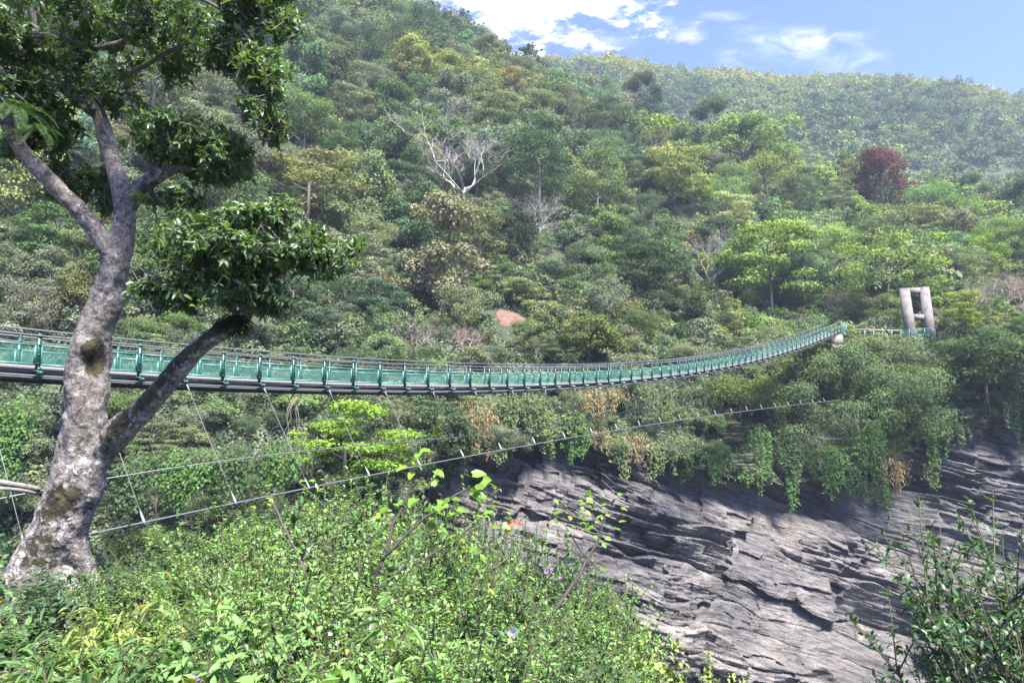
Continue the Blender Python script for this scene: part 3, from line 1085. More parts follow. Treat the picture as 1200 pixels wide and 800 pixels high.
for q in range(900):
    a = trng.uniform(-0.82, 0.86)
    yb0, yb1 = float(sinterp(a, KA, K_YE)), float(sinterp(a, KA, K_YB) + sinterp(a, KA, K_LB))
    y = yb0 - 0.6 + (yb1 - yb0) * trng.random() ** 1.7
    x = a * y
    z = float(hill_z(x, y))
    u, v, d = proj(x, y, z)
    if 1030 < u < 1135 and y > yb0 + 6 or 960 < u < 1060 and y > yb1 - 9:
        continue
    r = trng.uniform(0.9, 2.1) * (0.8 if u > 560 and y < yb0 + 1.5 else 1.0)
    if not free(x, y, r * 0.72):
        continue
    # headroom under the bridge deck
    bi = (x + 14.15) / 0.925
    if -3 < bi < NSPAN + 2 and abs(y - (21.87 + 1.166 * bi)) < 4 and z + 2.6 * r / 3.3 * 1.4 > 2.2 + 0.0237 * bi + 0.003745 * bi * bi - 0.0000078 * bi ** 3:
        continue
    put(x, y, r * 0.72)
    kind = trng.choice(["bushy", "round", "open", "layered", "bare_brown"], p=[0.46, 0.2, 0.16, 0.12, 0.06])
    word = trng.choice(["deep green", "grey green", "mid green", "olive green", "khaki", "fresh green", "dark green"], p=[0.17, 0.2, 0.17, 0.2, 0.1, 0.08, 0.08])
    p = KIND[kind][0]
    TREES.append(dict(kind=kind, var=int(trng.integers(0, 9)), loc=np.array([x, y, z - 0.5]), sc=r / p["R"], zs=trng.uniform(0.8, 1.2), rz=trng.uniform(0, 6.28), bank=True,
                      tint=np.array(TINT[word]) * trng.uniform(0.8, 1.25), word=word, special=False, R=r))

# far ridge trees
FAR = []
nf = 5200
fa = trng.uniform(-0.25, 1.0, nf)
fy = np.sqrt(trng.uniform(300 ** 2, 535 ** 2, nf))
fz = far_z(fa * fy, fy)
fu, fv, fd = proj(fa * fy, fy, fz)
fn = fbm(fa * fy / 40.0, fy / 40.0, 0, 3, 301)
for q in range(nf):
    yellow = fn[q] * 0.55 + np.clip((fy[q] - 450) / 90, 0, 1) * 0.75 + 0.1 + 0.25 * trng.normal()
    base = np.array(TINT["khaki"]) * np.array([1.55, 1.3, 0.75]) if yellow > 0.85 else np.array(TINT["yellow green"]) if yellow > 0.55 else np.array(TINT["olive green"]) if yellow > 0.3 else np.array(TINT["mid green"]) if yellow > 0.0 else np.array(TINT["dark green"]) * 1.2
    FAR.append((fa[q] * fy[q], fy[q], fz[q] - 0.5, trng.uniform(0.75, 1.45), trng.uniform(0, 6.28), base * trng.uniform(0.75, 1.25)))

# which trees show: paint crown ellipses nearest first on a coarse picture
H_, W_ = 410, 620
own = np.zeros((H_, W_), np.int32) - 1
order = sorted(range(len(TREES)), key=lambda q: TREES[q]["loc"][1])
gy, gx = np.mgrid[0:H_, 0:W_]
for q in order:
    t = TREES[q]
    p = KIND[t["kind"]][0]
    Ht = p["H"] * t["sc"] * t["zs"]
    cz = t["loc"][2] + Ht * 0.62
    u, v, d = proj(t["loc"][0], t["loc"][1], cz)
    rx = p["R"] * t["sc"] * FOC / d / 2 * 0.9
    ry = Ht * 0.38 * FOC / d / 2
    x0, x1 = int(max(0, u / 2 + 10 - rx)), int(min(W_ - 1, u / 2 + 10 + rx))
    y0, y1 = int(max(0, v / 2 + 5 - ry)), int(min(H_ - 1, v / 2 + 5 + ry))
    t["uv"] = (float(u), float(v))
    t["px"] = Ht * FOC / d
    if x1 <= x0 or y1 <= y0:
        continue
    sub = own[y0:y1 + 1, x0:x1 + 1]
    ell = ((gx[y0:y1 + 1, x0:x1 + 1] - u / 2 - 10) / rx) ** 2 + ((gy[y0:y1 + 1, x0:x1 + 1] - v / 2 - 5) / ry) ** 2 < 1
    if not t["kind"].startswith("bare"):
        sub[(sub < 0) & ell] = q
    t["vis0"] = 0
cnt = np.bincount(own[own >= 0].ravel(), minlength=len(TREES))
for q, t in enumerate(TREES):
    t["vis"] = int(cnt[q]) if not t["kind"].startswith("bare") else 40
rank = sorted(range(len(TREES)), key=lambda q: (not TREES[q]["special"], -TREES[q]["vis"]))
single = rank[:296]
rest = [q for q in rank[296:] if not TREES[q]["kind"].startswith("bare")]

# ---- labels: colour + shape + place, then order within look-alikes
def bank_words(u, v):
    w = ("left of the big trunk" if u < 60 else "between trunk and leaning limb" if u < 215 else "left of the lime tree" if u < 345 else "around the lime tree" if u < 470
         else "below the bridge's middle" if u < 640 else "over the dark overhang" if u < 800 else "left of the spreading cliff tree" if u < 960 else "near the spreading cliff tree" if u < 1070 else "below the path fence")
    return ("on upper bank " if v < float(np.interp(u, [0, 600, 900, 1200], [520, 480, 470, 440])) else "on lower bank ") + w


def place_words(u, v):
    sky_v = float(np.interp(u, SK_U, SK_V))
    f = (v - sky_v) / max(60.0, 430 - sky_v)
    h = "below ridge" if f < 0.16 else "upper slope" if f < 0.4 else "mid slope" if f < 0.66 else "lower slope" if f < 0.86 else "behind bridge deck"
    w = ("left of the big trunk" if u < 90 else "behind the big tree" if u < 330 else "left of bare white tree" if u < 480 else "near bare white tree" if u < 620
         else "over bridge middle" if u < 760 else "over bridge's far third" if u < 930 else "above the walkway" if u < 1050 else "above the tower" if u < 1110 else "right of the tower")
    return "on " + h + " " + w if h[0] in "uml" else h + " " + w


def order_labels(items):
    """items: list of (base label, u, object); repeats of one base get an order from left to right"""
    by = {}
    for it in items:
        by.setdefault(it[0], []).append(it)
    ORD = ["first", "second", "third", "fourth", "fifth", "sixth", "seventh", "eighth", "ninth", "tenth", "eleventh", "twelfth"]
    for b, L_ in by.items():
        L_.sort(key=lambda q: q[1])
        for i, (_, u, o) in enumerate(L_):
            if len(L_) == 1:
                o["label"] = b
            elif len(L_) == 2:
                o["label"] = ("left one: " if i == 0 else "right one: ") + b
            else:
                o["label"] = ORD[min(i, 11)] + " from left: " + b


lab = []
for q in single:
    t = TREES[q]
    o = place_tree(t["kind"], t["var"], t["loc"], t["sc"], t["rz"], t["tint"], t.get("label"), zs=t["zs"])
    if not t["special"]:
        size = "big " if t["px"] > 70 else "small " if t["px"] < 38 else ""
        wd = "" if t["kind"].startswith("bare") else t["word"] + " "
        lab.append((size + wd + (SHAPE_WORD[t["kind"]] if not t.get("bank") else SHAPE_WORD[t["kind"]].replace("tree", "shrub")) + " " + (bank_words if t.get("bank") else place_words)(*t["uv"]), t["uv"][0], o))
order_labels(lab)


def merged_wood(name, items, key, label):
    Vs, Rs, Ts, Fs, n = [], [], [], [], 0
    for (kind, var, loc, sc, zs, rz, tint) in items:
        V, rr = KIND[kind][var % len(KIND[kind])][key]
        c, s = math.cos(rz), math.sin(rz)
        x = V[:, 0] * c - V[:, 1] * s
        y = V[:, 0] * s + V[:, 1] * c
        Vs.append(np.stack([x * sc + loc[0], y * sc + loc[1], V[:, 2] * sc * zs + loc[2]], -1))
        Rs.append(rr)
        Ts.append(np.broadcast_to(np.append(tint, 1.0), (len(V), 4)))
        n += len(V)
    V = np.concatenate(Vs)
    mb = MB()
    mb.add(V, np.arange(n).reshape(-1, 4), np.concatenate(Rs))
    me = mb.mesh(name)
    ta = me.attributes.new("tint", "FLOAT_COLOR", "POINT")
    ta.data.foreach_set("color", np.concatenate(Ts).astype(np.float32).ravel())
    me.materials.append(M_LEAFA)
    return tag(link(name, me), label, "forest", None, "stuff")


fill = []
fr_ = np.random.default_rng(91)
while len(fill) < 2300:
    a = fr_.uniform(-0.84, 0.88)
    yb_ = float(sinterp(a, KA, K_YB) + sinterp(a, KA, K_LB)) + 1
    yr1 = float(sinterp(a, SK_A, SK_Y))
    y = yb_ + (yr1 - yb_) * fr_.random() ** 1.35
    x = a * y
    z = float(hill_z(x, y))
    u, v, d = proj(x, y, z)
    if (1030 < u < 1140 and y < 104) or (560 < u < 630 and 360 < v < 430):
        continue
    w_ = ["deep green", "grey green", "mid green", "olive green", "khaki", "dark green"][int(fr_.choice(6, p=[0.2, 0.28, 0.2, 0.16, 0.08, 0.08]))]
    if u > 760 and fr_.random() < 0.5:
        w_ = ["fresh green", "olive green", "mid green", "yellow green"][int(fr_.integers(0, 4))]
    fill.append((["bushy", "round"][int(fr_.integers(0, 2))], int(fr_.integers(0, 6)), np.array([x, y, z - 0.4]), fr_.uniform(0.32, 0.62), fr_.uniform(0.8, 1.2), fr_.uniform(0, 6.28), np.array(TINT[w_]) * fr_.uniform(0.8, 1.2)))
merged_wood("forest", fill + [(TREES[q]["kind"], TREES[q]["var"], TREES[q]["loc"], TREES[q]["sc"], TREES[q]["zs"], TREES[q]["rz"], TREES[q]["tint"]) for q in rest], "lo",
            "dense mixed green forest filling the slope between and above the nearer trees")
fk = ["round", "round", "tall", "bushy"]
merged_wood("ridge_forest", [(fk[i % 4], i, (x, y, z), sc, 1.0, rz, ti) for i, (x, y, z, sc, rz, ti) in enumerate(FAR)], "lo2",
            "hazy blue-green and yellowish forest covering the far ridge under the sky")

# ---- low growth on the slope's soil
def scatter_cover(name, X, Y, Zf, size, tints, label, seed, tmpl="quad", hgt=1.0, mat=None):
    rng = np.random.default_rng(seed)
    Z = Zf(X, Y)
    n = len(X)
    keep = ~((np.abs(X - SCAR[0]) < 2.9) & (Y > SCAR[1] - 5.5) & (Y < SCAR[1] + 2.2))
    X, Y, Z = X[keep], Y[keep], Z[keep]
    n = len(X)
    P = np.stack([X, Y, Z + np.abs(rng.normal(size=n)) * hgt * (0.55 + 0.45 * fbm(X / 2.1, Y / 2.1, 0, 2, seed))], -1)
    Nn = unit(np.array([0, -0.55, 0.75]) + 0.55 * rng.normal(size=(n, 3)))
    D = unit(np.cross(Nn, rng.normal(size=(n, 3))))
    Ls = size * rng.uniform(0.6, 1.5, n)
    V, F, rr = leaf_arrays(P, D, Nn, Ls, Ls * 0.65, tmpl, np.clip(0.5 + 0.35 * fbm(X / 1.6, Y / 1.6, 3, 2, seed + 3) + 0.25 * rng.normal(size=n), 0, 1))
    mb = MB()
    mb.v.append(V)
    mb.r.append(rr)
    mb.f.extend(F)
    mb.n = len(V)
    me = mb.mesh(name)
    k = np.clip(((fbm(X / 5.0, Y / 5.0, 1, 3, seed + 7) * 0.6 + 0.5) * len(tints)).astype(int), 0, len(tints) - 1)
    T = np.array(tints)[k]
    T = np.concatenate([T, np.ones((n, 1))], 1)
    ta = me.attributes.new("tint", "FLOAT_COLOR", "POINT")
    ta.data.foreach_set("color", np.repeat(T, len(TMPL[tmpl][0]), axis=0).astype(np.float32).ravel())
    me.materials.append(mat or M_LEAFA)
    return tag(link(name, me), label, "undergrowth", None, "stuff")


rng = np.random.default_rng(77)
n = 260000
a = rng.uniform(-0.9, 0.95, n)
ye = sinterp(a, KA, K_YE)
yr = sinterp(a, SK_A, SK_Y)
Y = ye + 10 + rng.random(n) ** 2.0 * (yr - ye - 6)
scatter_cover("slope_undergrowth", a * Y, Y, hill_z, 0.3, [TINT["dark green"], TINT["deep green"], TINT["grey green"], TINT["deep green"], TINT["olive green"]],
              "low dark undergrowth between the trees of the slope", 401)

n = 150000
a = rng.uniform(-0.92, 0.95, n)
y0 = sinterp(a, KA, K_YE)
y1 = sinterp(a, KA, K_YB) + sinterp(a, KA, K_LB)
Y = y0 - 0.5 + (y1 + 5 - y0) * rng.random(n)
scatter_cover("bank_undergrowth", a * Y, Y, hill_z, 0.26, [TINT["deep green"], TINT["grey green"], TINT["dark green"], TINT["olive green"], TINT["khaki"], TINT["mid green"]],
              "tangled low growth covering the steep bank under the bridge", 402, hgt=0.55)


# ---- creepers hanging over the cliff edge
M_VSTEM = plain("creeper_stems", (0.07, 0.055, 0.035), 0.9, 0, 0.25, 5)


def vine(u, v0, v1, wpx, tint, label, seed, dry=False, out=0.9):
    """hanging stems set with leaves, rooted on the edge of the bank"""
    rng = np.random.default_rng(seed)
    r = ray(u, v0)
    a = r[0] / r[1]
    Y = float(sinterp(a, KA, K_YE)) - out
    top = r / r[1] * Y
    bot = ray(u, v1) / ray(u, v1)[1] * Y
    wd_ = wpx * Y / FOC
    Hh = top[2] - bot[2]
    root = thing("hanging_creeper", label, "creeper", top, "creepers hanging over the cliff edge")
    sb, fb = MB(), MB()
    ns = max(5, int(wpx / 2.2))
    for k in range(ns):
        x0 = rng.uniform(-0.5, 0.5) * wd_
        ln = Hh * rng.uniform(0.45, 1.0) * (1 - 0.55 * abs(x0 / wd_ * 2) ** 2)
        m_ = max(5, int(ln / 0.5))
        z = -np.linspace(0, ln, m_)
        p_ = np.stack([x0 + 0.22 * np.cumsum(rng.normal(size=m_)) * 0.35, -0.15 * np.abs(np.cumsum(rng.normal(size=m_))) * 0.4 - 0.1, z + 0.4], -1)
        p_[0] += np.array([0, 1.4, 0.5])
        sb.tube(p_, 0.015, 4, cap=False)
        nl = int(ln * (26 if not dry else 16))
        t = rng.random(nl) * (m_ - 1)
        i = np.minimum(t.astype(int), m_ - 2)
        q = p_[i] + (p_[i + 1] - p_[i]) * (t - i)[:, None] + rng.normal(size=(nl, 3)) * np.array([0.16, 0.14, 0.12])
        Nn = unit(np.array([0, -0.8, 0.5]) + 0.5 * rng.normal(size=(nl, 3)))
        D = unit(np.array([0, -0.2, -1.0]) + 0.6 * rng.normal(size=(nl, 3)))
        Ls = rng.uniform(0.14, 0.3, nl) * (1.5 if dry else 1.0)
        fb.leaves(q, D, Nn, Ls, Ls * (0.2 if dry else 0.75), "quad", np.clip(rng.random() * 0.5 + rng.random(nl) * 0.5, 0, 1))
    sb.build("stem", M_VSTEM, root)
    f = fb.build("foliage", M_LEAF, root)
    f.color = tuple(np.array(tint) * 1.35) + (1,)
    return root


G1, G2, G3, DRY = (0.06, 0.115, 0.035), (0.05, 0.085, 0.035), (0.085, 0.115, 0.05), (0.21, 0.165, 0.09)
for k, (u, v0, v1, w, ti, lb) in enumerate((
        (676, 495, 555, 24, G1, "bright green creeper hanging beside the dark overhang, leftmost on the bare cliff"),
        (705, 500, 545, 18, DRY, "dry straw-coloured creeper hanging right of the leftmost green one"),
        (640, 500, 545, 22, G3, "olive creeper hanging where the rock overhang begins"),
        (782, 520, 566, 46, G3, "wide olive creeper curtain hanging over the rock under the guy cable"),
        (842, 530, 572, 30, G2, "short dark creeper right of the wide olive curtain"),
        (890, 505, 585, 22, G1, "narrow bright green creeper hanging far down the rock left of the cliff tree"),
        (925, 520, 572, 30, G2, "dark creeper hanging between the narrow green one and the cliff tree"),
        (968, 530, 592, 46, G1, "broad bright creeper curtain hanging below the spreading cliff tree"),
        (1000, 545, 600, 26, G2, "dark creeper at the right foot of the broad curtain"),
        (1034, 560, 632, 10, G3, "thin single creeper strand hanging right of the curtain"),
        (1052, 535, 590, 40, DRY, "patch of dry brown creeper on the rock right of the cliff tree"),
        (1088, 545, 600, 18, G3, "olive creeper tail at the right end of the dry patch"),
        (1190, 470, 545, 30, G2, "dark creeper hanging over the rock at the right edge of the photo"),
        (560, 480, 545, 46, DRY, "straw-coloured grass and creeper curtain below the bridge's middle"),
        (610, 470, 520, 60, G3, "olive creeper curtain on the bank just under the bridge's middle"),
        (700, 458, 492, 70, DRY, "fringe of straw-coloured grass hanging right under the bridge"),
        (770, 455, 490, 50, G3, "olive creepers just under the bridge right of the straw fringe"),
        (215, 540, 612, 60, G1, "green creeper curtain over the dark hollow right of the trunk"),
        (275, 535, 605, 60, G2, "darker creeper curtain over the hollow left of the lime tree"),
        (330, 530, 600, 40, G1, "green creeper curtain directly left of the lime tree"),
        (160, 545, 620, 40, G2, "dark creeper curtain close behind the big trunk"),
        (20, 480, 600, 50, G1, "green creeper curtain left of the big trunk"))):
    vine(u, v0, v1, w, ti, lb, 900 + k, ti is DRY)

vlab = []
VW = {G1: "bright green", G2: "dark green", G3: "olive", DRY: "straw-coloured"}
for k in range(22):
    u = trng.uniform(575, 1062) if k < 18 else trng.uniform(1090, 1200)
    a = (u - 600) / FOC * 0.99
    ye_k = float(sinterp(a, KA, K_YE))
    ve = float(proj(a * ye_k, ye_k, float(edge_z(a)))[1])
    ti = (G1, G2, G3, G2, G1, DRY)[int(trng.integers(0, 6))]
    wp = trng.uniform(8, 26)
    ln = trng.uniform(10, 52)
    o = vine(u, ve - trng.uniform(2, 14), ve + ln, wp, ti, None, 1000 + k, ti is DRY)
    w = "over the rock's left part" if u < 690 else "over the rock under the guy cable" if u < 800 else "left of the spreading cliff tree" if u < 940 else "under the spreading cliff tree" if u < 1065 else "at the rock's right end"
    vlab.append((("long " if ln > 32 else "short ") + VW[ti] + " creeper strand hanging " + w, u, o))
order_labels(vlab)
vine(1016, 500, 604, 44, G1, "bright creeper curtain clothing the trunk of the spreading cliff tree", 1101)

# bare roots dangling from the bank
_r = ray(350, 468)
_a = _r[0] / _r[1]
_Y = float(sinterp(_a, KA, K_YE)) - 1.6
t = thing("hanging_roots", "thin bare roots dangling from the bank beside the vivid lime tree", "roots", _r / _r[1] * _Y)
rng = np.random.default_rng(31)
mb = MB()
for k in range(5):
    m_ = 9
    z = -np.linspace(0, rng.uniform(3.0, 5.6), m_)
    p_ = np.stack([0.25 * k - 1.0 + np.cumsum(rng.normal(size=m_)) * 0.16 + np.linspace(0, rng.uniform(-0.3, 1.3), m_), np.cumsum(rng.normal(size=m_)) * 0.08, z], -1)
    p_[0] += np.array([0, 1.8, 0.3])
    mb.tube(p_, np.linspace(0.026, 0.01, m_), 5, cap=False)
mb.build("root", plain("pale_roots", (0.15, 0.12, 0.095), 0.9, 0, 0.2, 3), t)
# ================================================================== the suspension bridge
NSP = 60
ii = np.arange(-8, NSP + 1)
BX = lambda i: -14.15 + 0.925 * i
BY = lambda i: 21.87 + 1.166 * i
BZ = lambda i: 2.52 + 0.0237 * i + 0.003745 * i * i - 0.0000078 * i ** 3          # underside of the edge beam
BH = lambda i: 1.27 + 0.002 * i
DIRB = np.array([0.925, 1.166, 0]) / math.hypot(0.925, 1.166)
NEAR = np.array([DIRB[1], -DIRB[0], 0])                                             # towards the viewer's side
UPV = np.array([0, 0, 1.0])
WID = 1.6
BP = lambda i, side=0.0, z=0.0: np.array([BX(i), BY(i), BZ(i) + z]) - NEAR * side

M_POST = plain("dark_green_paint", (0.006, 0.042, 0.029), 0.42, 0.0, 0.2, 6)
M_PANEL = plain("mint_green_paint", (0.058, 0.18, 0.14), 0.45, 0.0, 0.12, 5)
M_STEEL = plain("galvanised_cable", (0.125, 0.127, 0.125), 0.5, 0.4, 0.15, 20)
M_DARK = plain("dark_underside", (0.035, 0.045, 0.042), 0.7, 0, 0.2, 6)
M_PLATE = plain("grey_kick_plate", (0.13, 0.12, 0.112), 0.8, 0, 0.3, 30)
M_TIE = plain("dull_tie_rope", (0.13, 0.13, 0.135), 0.6, 0.2, 0.15, 20)
M_BOLT = plain("zinc_bolts", (0.2, 0.22, 0.215), 0.4, 0.4, 0.1, 20)


def wire_mesh_material():
    """woven wire infill: diagonal wires about 5 mm thick every 3.6 cm, open between"""
    m, nt, out = new_mat("green_wire_mesh")
    L = nt.links.new
    tc = N(nt, "ShaderNodeTexCoord")
    sx = N(nt, "ShaderNodeSeparateXYZ")
    L(tc.outputs["UV"], sx.inputs[0])
    p = 0.04

    def wire(expr):
        fr = math_(nt, "FRACT", math_(nt, "DIVIDE", expr, p))
        return math_(nt, "LESS_THAN", fr, 0.125)
    a = wire(math_(nt, "ADD", sx.outputs[0], sx.outputs[1]))
    b = wire(math_(nt, "SUBTRACT", math_(nt, "ADD", sx.outputs[0], 10.0), sx.outputs[1]))
    k = math_(nt, "MAXIMUM", a, b)
    pr = N(nt, "ShaderNodeBsdfPrincipled", i_Roughness=0.5)
    pr.inputs["Base Color"].default_value = (0.062, 0.175, 0.14, 1)
    tr = N(nt, "ShaderNodeBsdfTransparent")
    mx = N(nt, "ShaderNodeMixShader")
    L(k, mx.inputs[0])
    L(tr.outputs[0], mx.inputs[1])
    L(pr.outputs[0], mx.inputs[2])
    L(mx.outputs[0], out.inputs[0])
    return m


M_MESH = wire_mesh_material()
bridge = thing("suspension_bridge", "long green mesh-sided suspension footbridge sagging across the gorge", "bridge", (0, 0, 0))


def quad_uv(name, pts, uvs, mat, parent):
    me = bpy.data.meshes.new(name)
    me.from_pydata([tuple(map(float, p)) for p in pts], [], [(0, 1, 2, 3)])
    uv = me.uv_layers.new(name="UVMap")
    for l, c in zip(uv.data, uvs):
        l.uv = c
    me.materials.append(mat)
    return link(name, me, parent)


def post_mb(mb, i, side):
    b, h = BP(i, side), BH(i)
    w = 0.062
    mb.box(b + UPV * (h / 2), DIRB * w * 0.45, NEAR * 0.05, UPV * h / 2)
    mb.box(b + UPV * (h / 2 - 0.02) + NEAR * 0.055, DIRB * w, NEAR * 0.008, UPV * (h / 2 - 0.06))
    mb.sphere(b + UPV * (h + 0.005), 0.045, 8, 5)
    for k in (0.22, 0.42, 0.66, 0.86):
        mb.box(b + UPV * (h * k) + NEAR * 0.075, DIRB * 0.03, NEAR * 0.014, UPV * 0.02)


def panel_mb(fr, i, side):
    """frame of round tubes; returns the four corners of its infill"""
    g = 0.085
    za, zb_ = 0.25, 0.58
    P0, P1 = BP(i, side), BP(i + 1, side)
    e = (P1 - P0)
    q = [P0 + e * g / 1.5 + UPV * za, P1 - e * g / 1.5 + UPV * za, P1 - e * g / 1.5 + UPV * (za + zb_), P0 + e * g / 1.5 + UPV * (za + zb_)]
    for a, b in ((0, 1), (1, 2), (2, 3), (3, 0)):
        fr.bar(q[a], q[b], 0.045, 0.045, up=NEAR)
    fr.bar((q[0] + q[3]) / 2 + (q[3] - q[0]) * 0, (q[0] + q[3]) / 2 + e * 0.001, 0.02, 0.02, up=NEAR)
    return q, np.linalg.norm(e) * (1 - 2 * g / 1.5), zb_


far_panels, far_posts, far_infill = MB(), MB(), []
for side, last in ((0.0, NSP), (WID, 22)):
    for i in range(-8, NSP + 1):
        if i <= last:
            mb = MB()
            post_mb(mb, i, side)
            mb.build("railing_post", M_POST, bridge)
        else:
            post_mb(far_posts, i, side)
    for i in range(-8, NSP):
        if i < last:
            fr = MB()
            q, w_, h_ = panel_mb(fr, i, side)
            po = fr.build("railing_panel", M_PANEL, bridge)
            quad_uv("wire_mesh", q, [(0, 0), (w_, 0), (w_, h_), (0, h_)], M_MESH, po)
        else:
            q, w_, h_ = panel_mb(far_panels, i, side)
            far_infill.append((q, w_, h_))
o = far_posts.build("railing_post", M_POST, bridge)
o["kind"] = "stuff"
o = far_panels.build("railing_panel", M_PANEL, bridge)
o["kind"] = "stuff"
me = bpy.data.meshes.new("wire_mesh")
me.from_pydata([tuple(map(float, p)) for q, _, _ in far_infill for p in q], [], [(4 * k, 4 * k + 1, 4 * k + 2, 4 * k + 3) for k in range(len(far_infill))])
uv = me.uv_layers.new(name="UVMap")
for k, (q, w_, h_) in enumerate(far_infill):
    for l, c in zip(range(4 * k, 4 * k + 4), [(0, 0), (w_, 0), (w_, h_), (0, h_)]):
        uv.data[l].uv = c
me.materials.append(M_MESH)
link("wire_mesh", me, o)
for i in range(-8, NSP + 1):
    mb = MB()
    c = BP(i, WID / 2, -0.03)
    mb.box(c, NEAR * (WID / 2 + 0.42), DIRB * 0.05, UPV * 0.045)
    mb.box(BP(i, -0.06, 0.03), NEAR * 0.2, DIRB * 0.13, UPV * 0.018)
    mb.box(BP(i, WID + 0.06, 0.03), NEAR * 0.2, DIRB * 0.13, UPV * 0.018)
    mb.box(BP(i, -0.2, 0.10), NEAR * 0.03, DIRB * 0.05, UPV * 0.05)
    mb.build("cross_beam", M_POST, bridge)
# deck: plank sheet with real thickness
seg = np.arange(-8, NSP + 0.01, 0.25)
V, F = [], []
for k, i in enumerate(seg):
    for s, z in ((0.03, 0.075), (WID - 0.03, 0.075), (WID - 0.03, 0.02), (0.03, 0.02)):
        V.append(BP(i, s, z))
for k in range(len(seg) - 1):
    for j in range(4):
        a, b = 4 * k + j, 4 * k + (j + 1) % 4
        F.append((a, b, b + 4, a + 4))
MB().add(V, F).build("deck", M_PLATE, bridge)
for side in (0.0, WID):
    V, F = [], []
    for k, i in enumerate(seg):
        for s, z in ((side - 0.012, 0.08), (side + 0.012, 0.08), (side + 0.012, 0.21), (side - 0.012, 0.21)):
            V.append(BP(i, s, z))
    for k in range(len(seg) - 1):
        for j in range(4):
            a, b = 4 * k + j, 4 * k + (j + 1) % 4
            F.append((a, b, b + 4, a + 4))
    MB().add(V, F).build("kick_plate", M_PLATE, bridge)
for side in (-0.07, WID + 0.07):
    for zz, r in ((None, 0.028), (-0.16, 0.026)):
        pts = [BP(i, side, BH(i) + (0.0 if zz is None else zz)) for i in seg]
        MB().tube(pts, r, 6).build("handrail_cable", M_STEEL, bridge, True)
for side in (-0.17, 0.25, WID - 0.25, WID + 0.17):
    pts = [BP(i, side, -0.10) for i in seg]
    MB().tube(pts, 0.026, 6).build("deck_cable", M_STEEL if side in (-0.17, WID + 0.17) else M_DARK, bridge, True)
V, F = [], []
for k, i in enumerate(seg):
    for s, z in ((-0.05, -0.12), (0.05, -0.12), (0.05, -0.18), (-0.05, -0.18)):
        V.append(BP(i, s, z))
for k in range(len(seg) - 1):
    for j in range(4):
        a, b = 4 * k + j, 4 * k + (j + 1) % 4
        F.append((a, b, b + 4, a + 4))
MB().add(V, F).build("edge_beam", M_DARK, bridge)
V, F = [], []
for k, i in enumerate(seg):
    for s, z in ((WID - 0.05, -0.12), (WID + 0.05, -0.12), (WID + 0.05, -0.18), (WID - 0.05, -0.18)):
        V.append(BP(i, s, z))
for k in range(len(seg) - 1):
    for j in range(4):
        a, b = 4 * k + j, 4 * k + (j + 1) % 4
        F.append((a, b, b + 4, a + 4))
MB().add(V, F).build("edge_beam", M_DARK, bridge)

# ---- wind guys: a steel cable each side, tied to the deck edge every other post
def clamp_offset(i, u):
    """how far out along NEAR a point must lie to be seen in column u at about the cable's height"""
    b = BP(i)
    k = (u - 600) / FOC
    z = b[2] - 3.0
    # (bx + t nx) = k * ((by + t ny) CP + z SP)
    return (k * (b[1] * CP + z * SP) - b[0]) / (NEAR[0] - k * NEAR[1] * CP)


ci = np.array([3, 5, 7, 9, 11, 13, 15, 17, 19, 21, 23, 27, 33, 41, 50])
cu = np.array([283, 365, 430, 487, 543, 587, 627, 663, 695, 725, 752, 800, 858, 920, 985])
cv = np.array([585, 571, 558, 548, 538, 528, 520, 513, 507, 502, 498.5, 492, 484, 476, 468])
tt = np.array([clamp_offset(i, u) for i, u in zip(ci, cu)])
pf = np.polyfit(ci, tt, 3)
zz_ = []
for i, u, v, t in zip(ci, cu, cv, tt):
    q = BP(i) + NEAR * np.polyval(pf, i)
    r = ray(u, v)
    zz_.append(r[2] / r[1] * q[1])
pz = np.polyfit(ci, zz_, 3)
GUY = lambda i: np.array([BX(i), BY(i), np.polyval(pz, i)]) + NEAR * np.polyval(pf, i)
fu_ = np.array([185, 365, 480, 600, 660, 720, 760, 790])
fv_ = np.array([550, 528, 518, 505, 497, 487, 473, 455])
_i = np.arange(-6, 45, 0.1)
_q = np.array([np.array([BX(i), BY(i), BZ(i) - 3.0]) - NEAR * (np.polyval(pf, i) + WID) for i in _i])
_u = proj(_q[:, 0], _q[:, 1], _q[:, 2])[0]
fi_ = np.interp(fu_, _u, _i)
fz_ = []
for i, u, v in zip(fi_, fu_, fv_):
    r = ray(u, v)
    fz_.append(r[2] / r[1] * (np.interp(i, _i, _q[:, 1])))
pzf = np.polyfit(fi_, fz_, 3)
GUYF = lambda i: np.array([BX(i), BY(i), np.polyval(pzf, i) if i < fi_[-1] else fz_[-1] + (i - fi_[-1]) * 0.4]) - NEAR * (np.polyval(pf, i) + WID)


def guy_cable(F_, lo, hi, ties, side, label, start=None, end=None):
    root = thing("guy_cable", label, "cable", (0, 0, 0), "wind guy cables of the bridge")
    pts = [F_(i) for i in np.arange(lo, hi + 0.01, 1.0)]
    if start is not None:
        pts = [np.asarray(start, float)] + pts
    if end is not None:
        pts = pts + [np.asarray(end, float)]
    MB().tube(pts, 0.025, 6).build("cable", M_STEEL, root, True)
    for i in ties:
        q = F_(i)
        b = BP(i, side, -0.05)
        d = unit(b - q)
        mb = MB()
        mb.tube([q - d * 0.05, q + d * 0.1, q + d * 0.3, q + d * 0.42], [0.025, 0.042, 0.03, 0.014], 7)
        mb.build("clamp", M_BOLT, root)
        mb = MB()
        mb.tube([q + d * 0.3, q * 0.5 + b * 0.5 + UPV * -0.03, b], 0.009 if i < 10 and side < 0 else 0.004, 5)
        mb.tube([b - d * 0.4, b], 0.03, 6)
        mb.build("tie_rope", M_TIE, root)
    return root


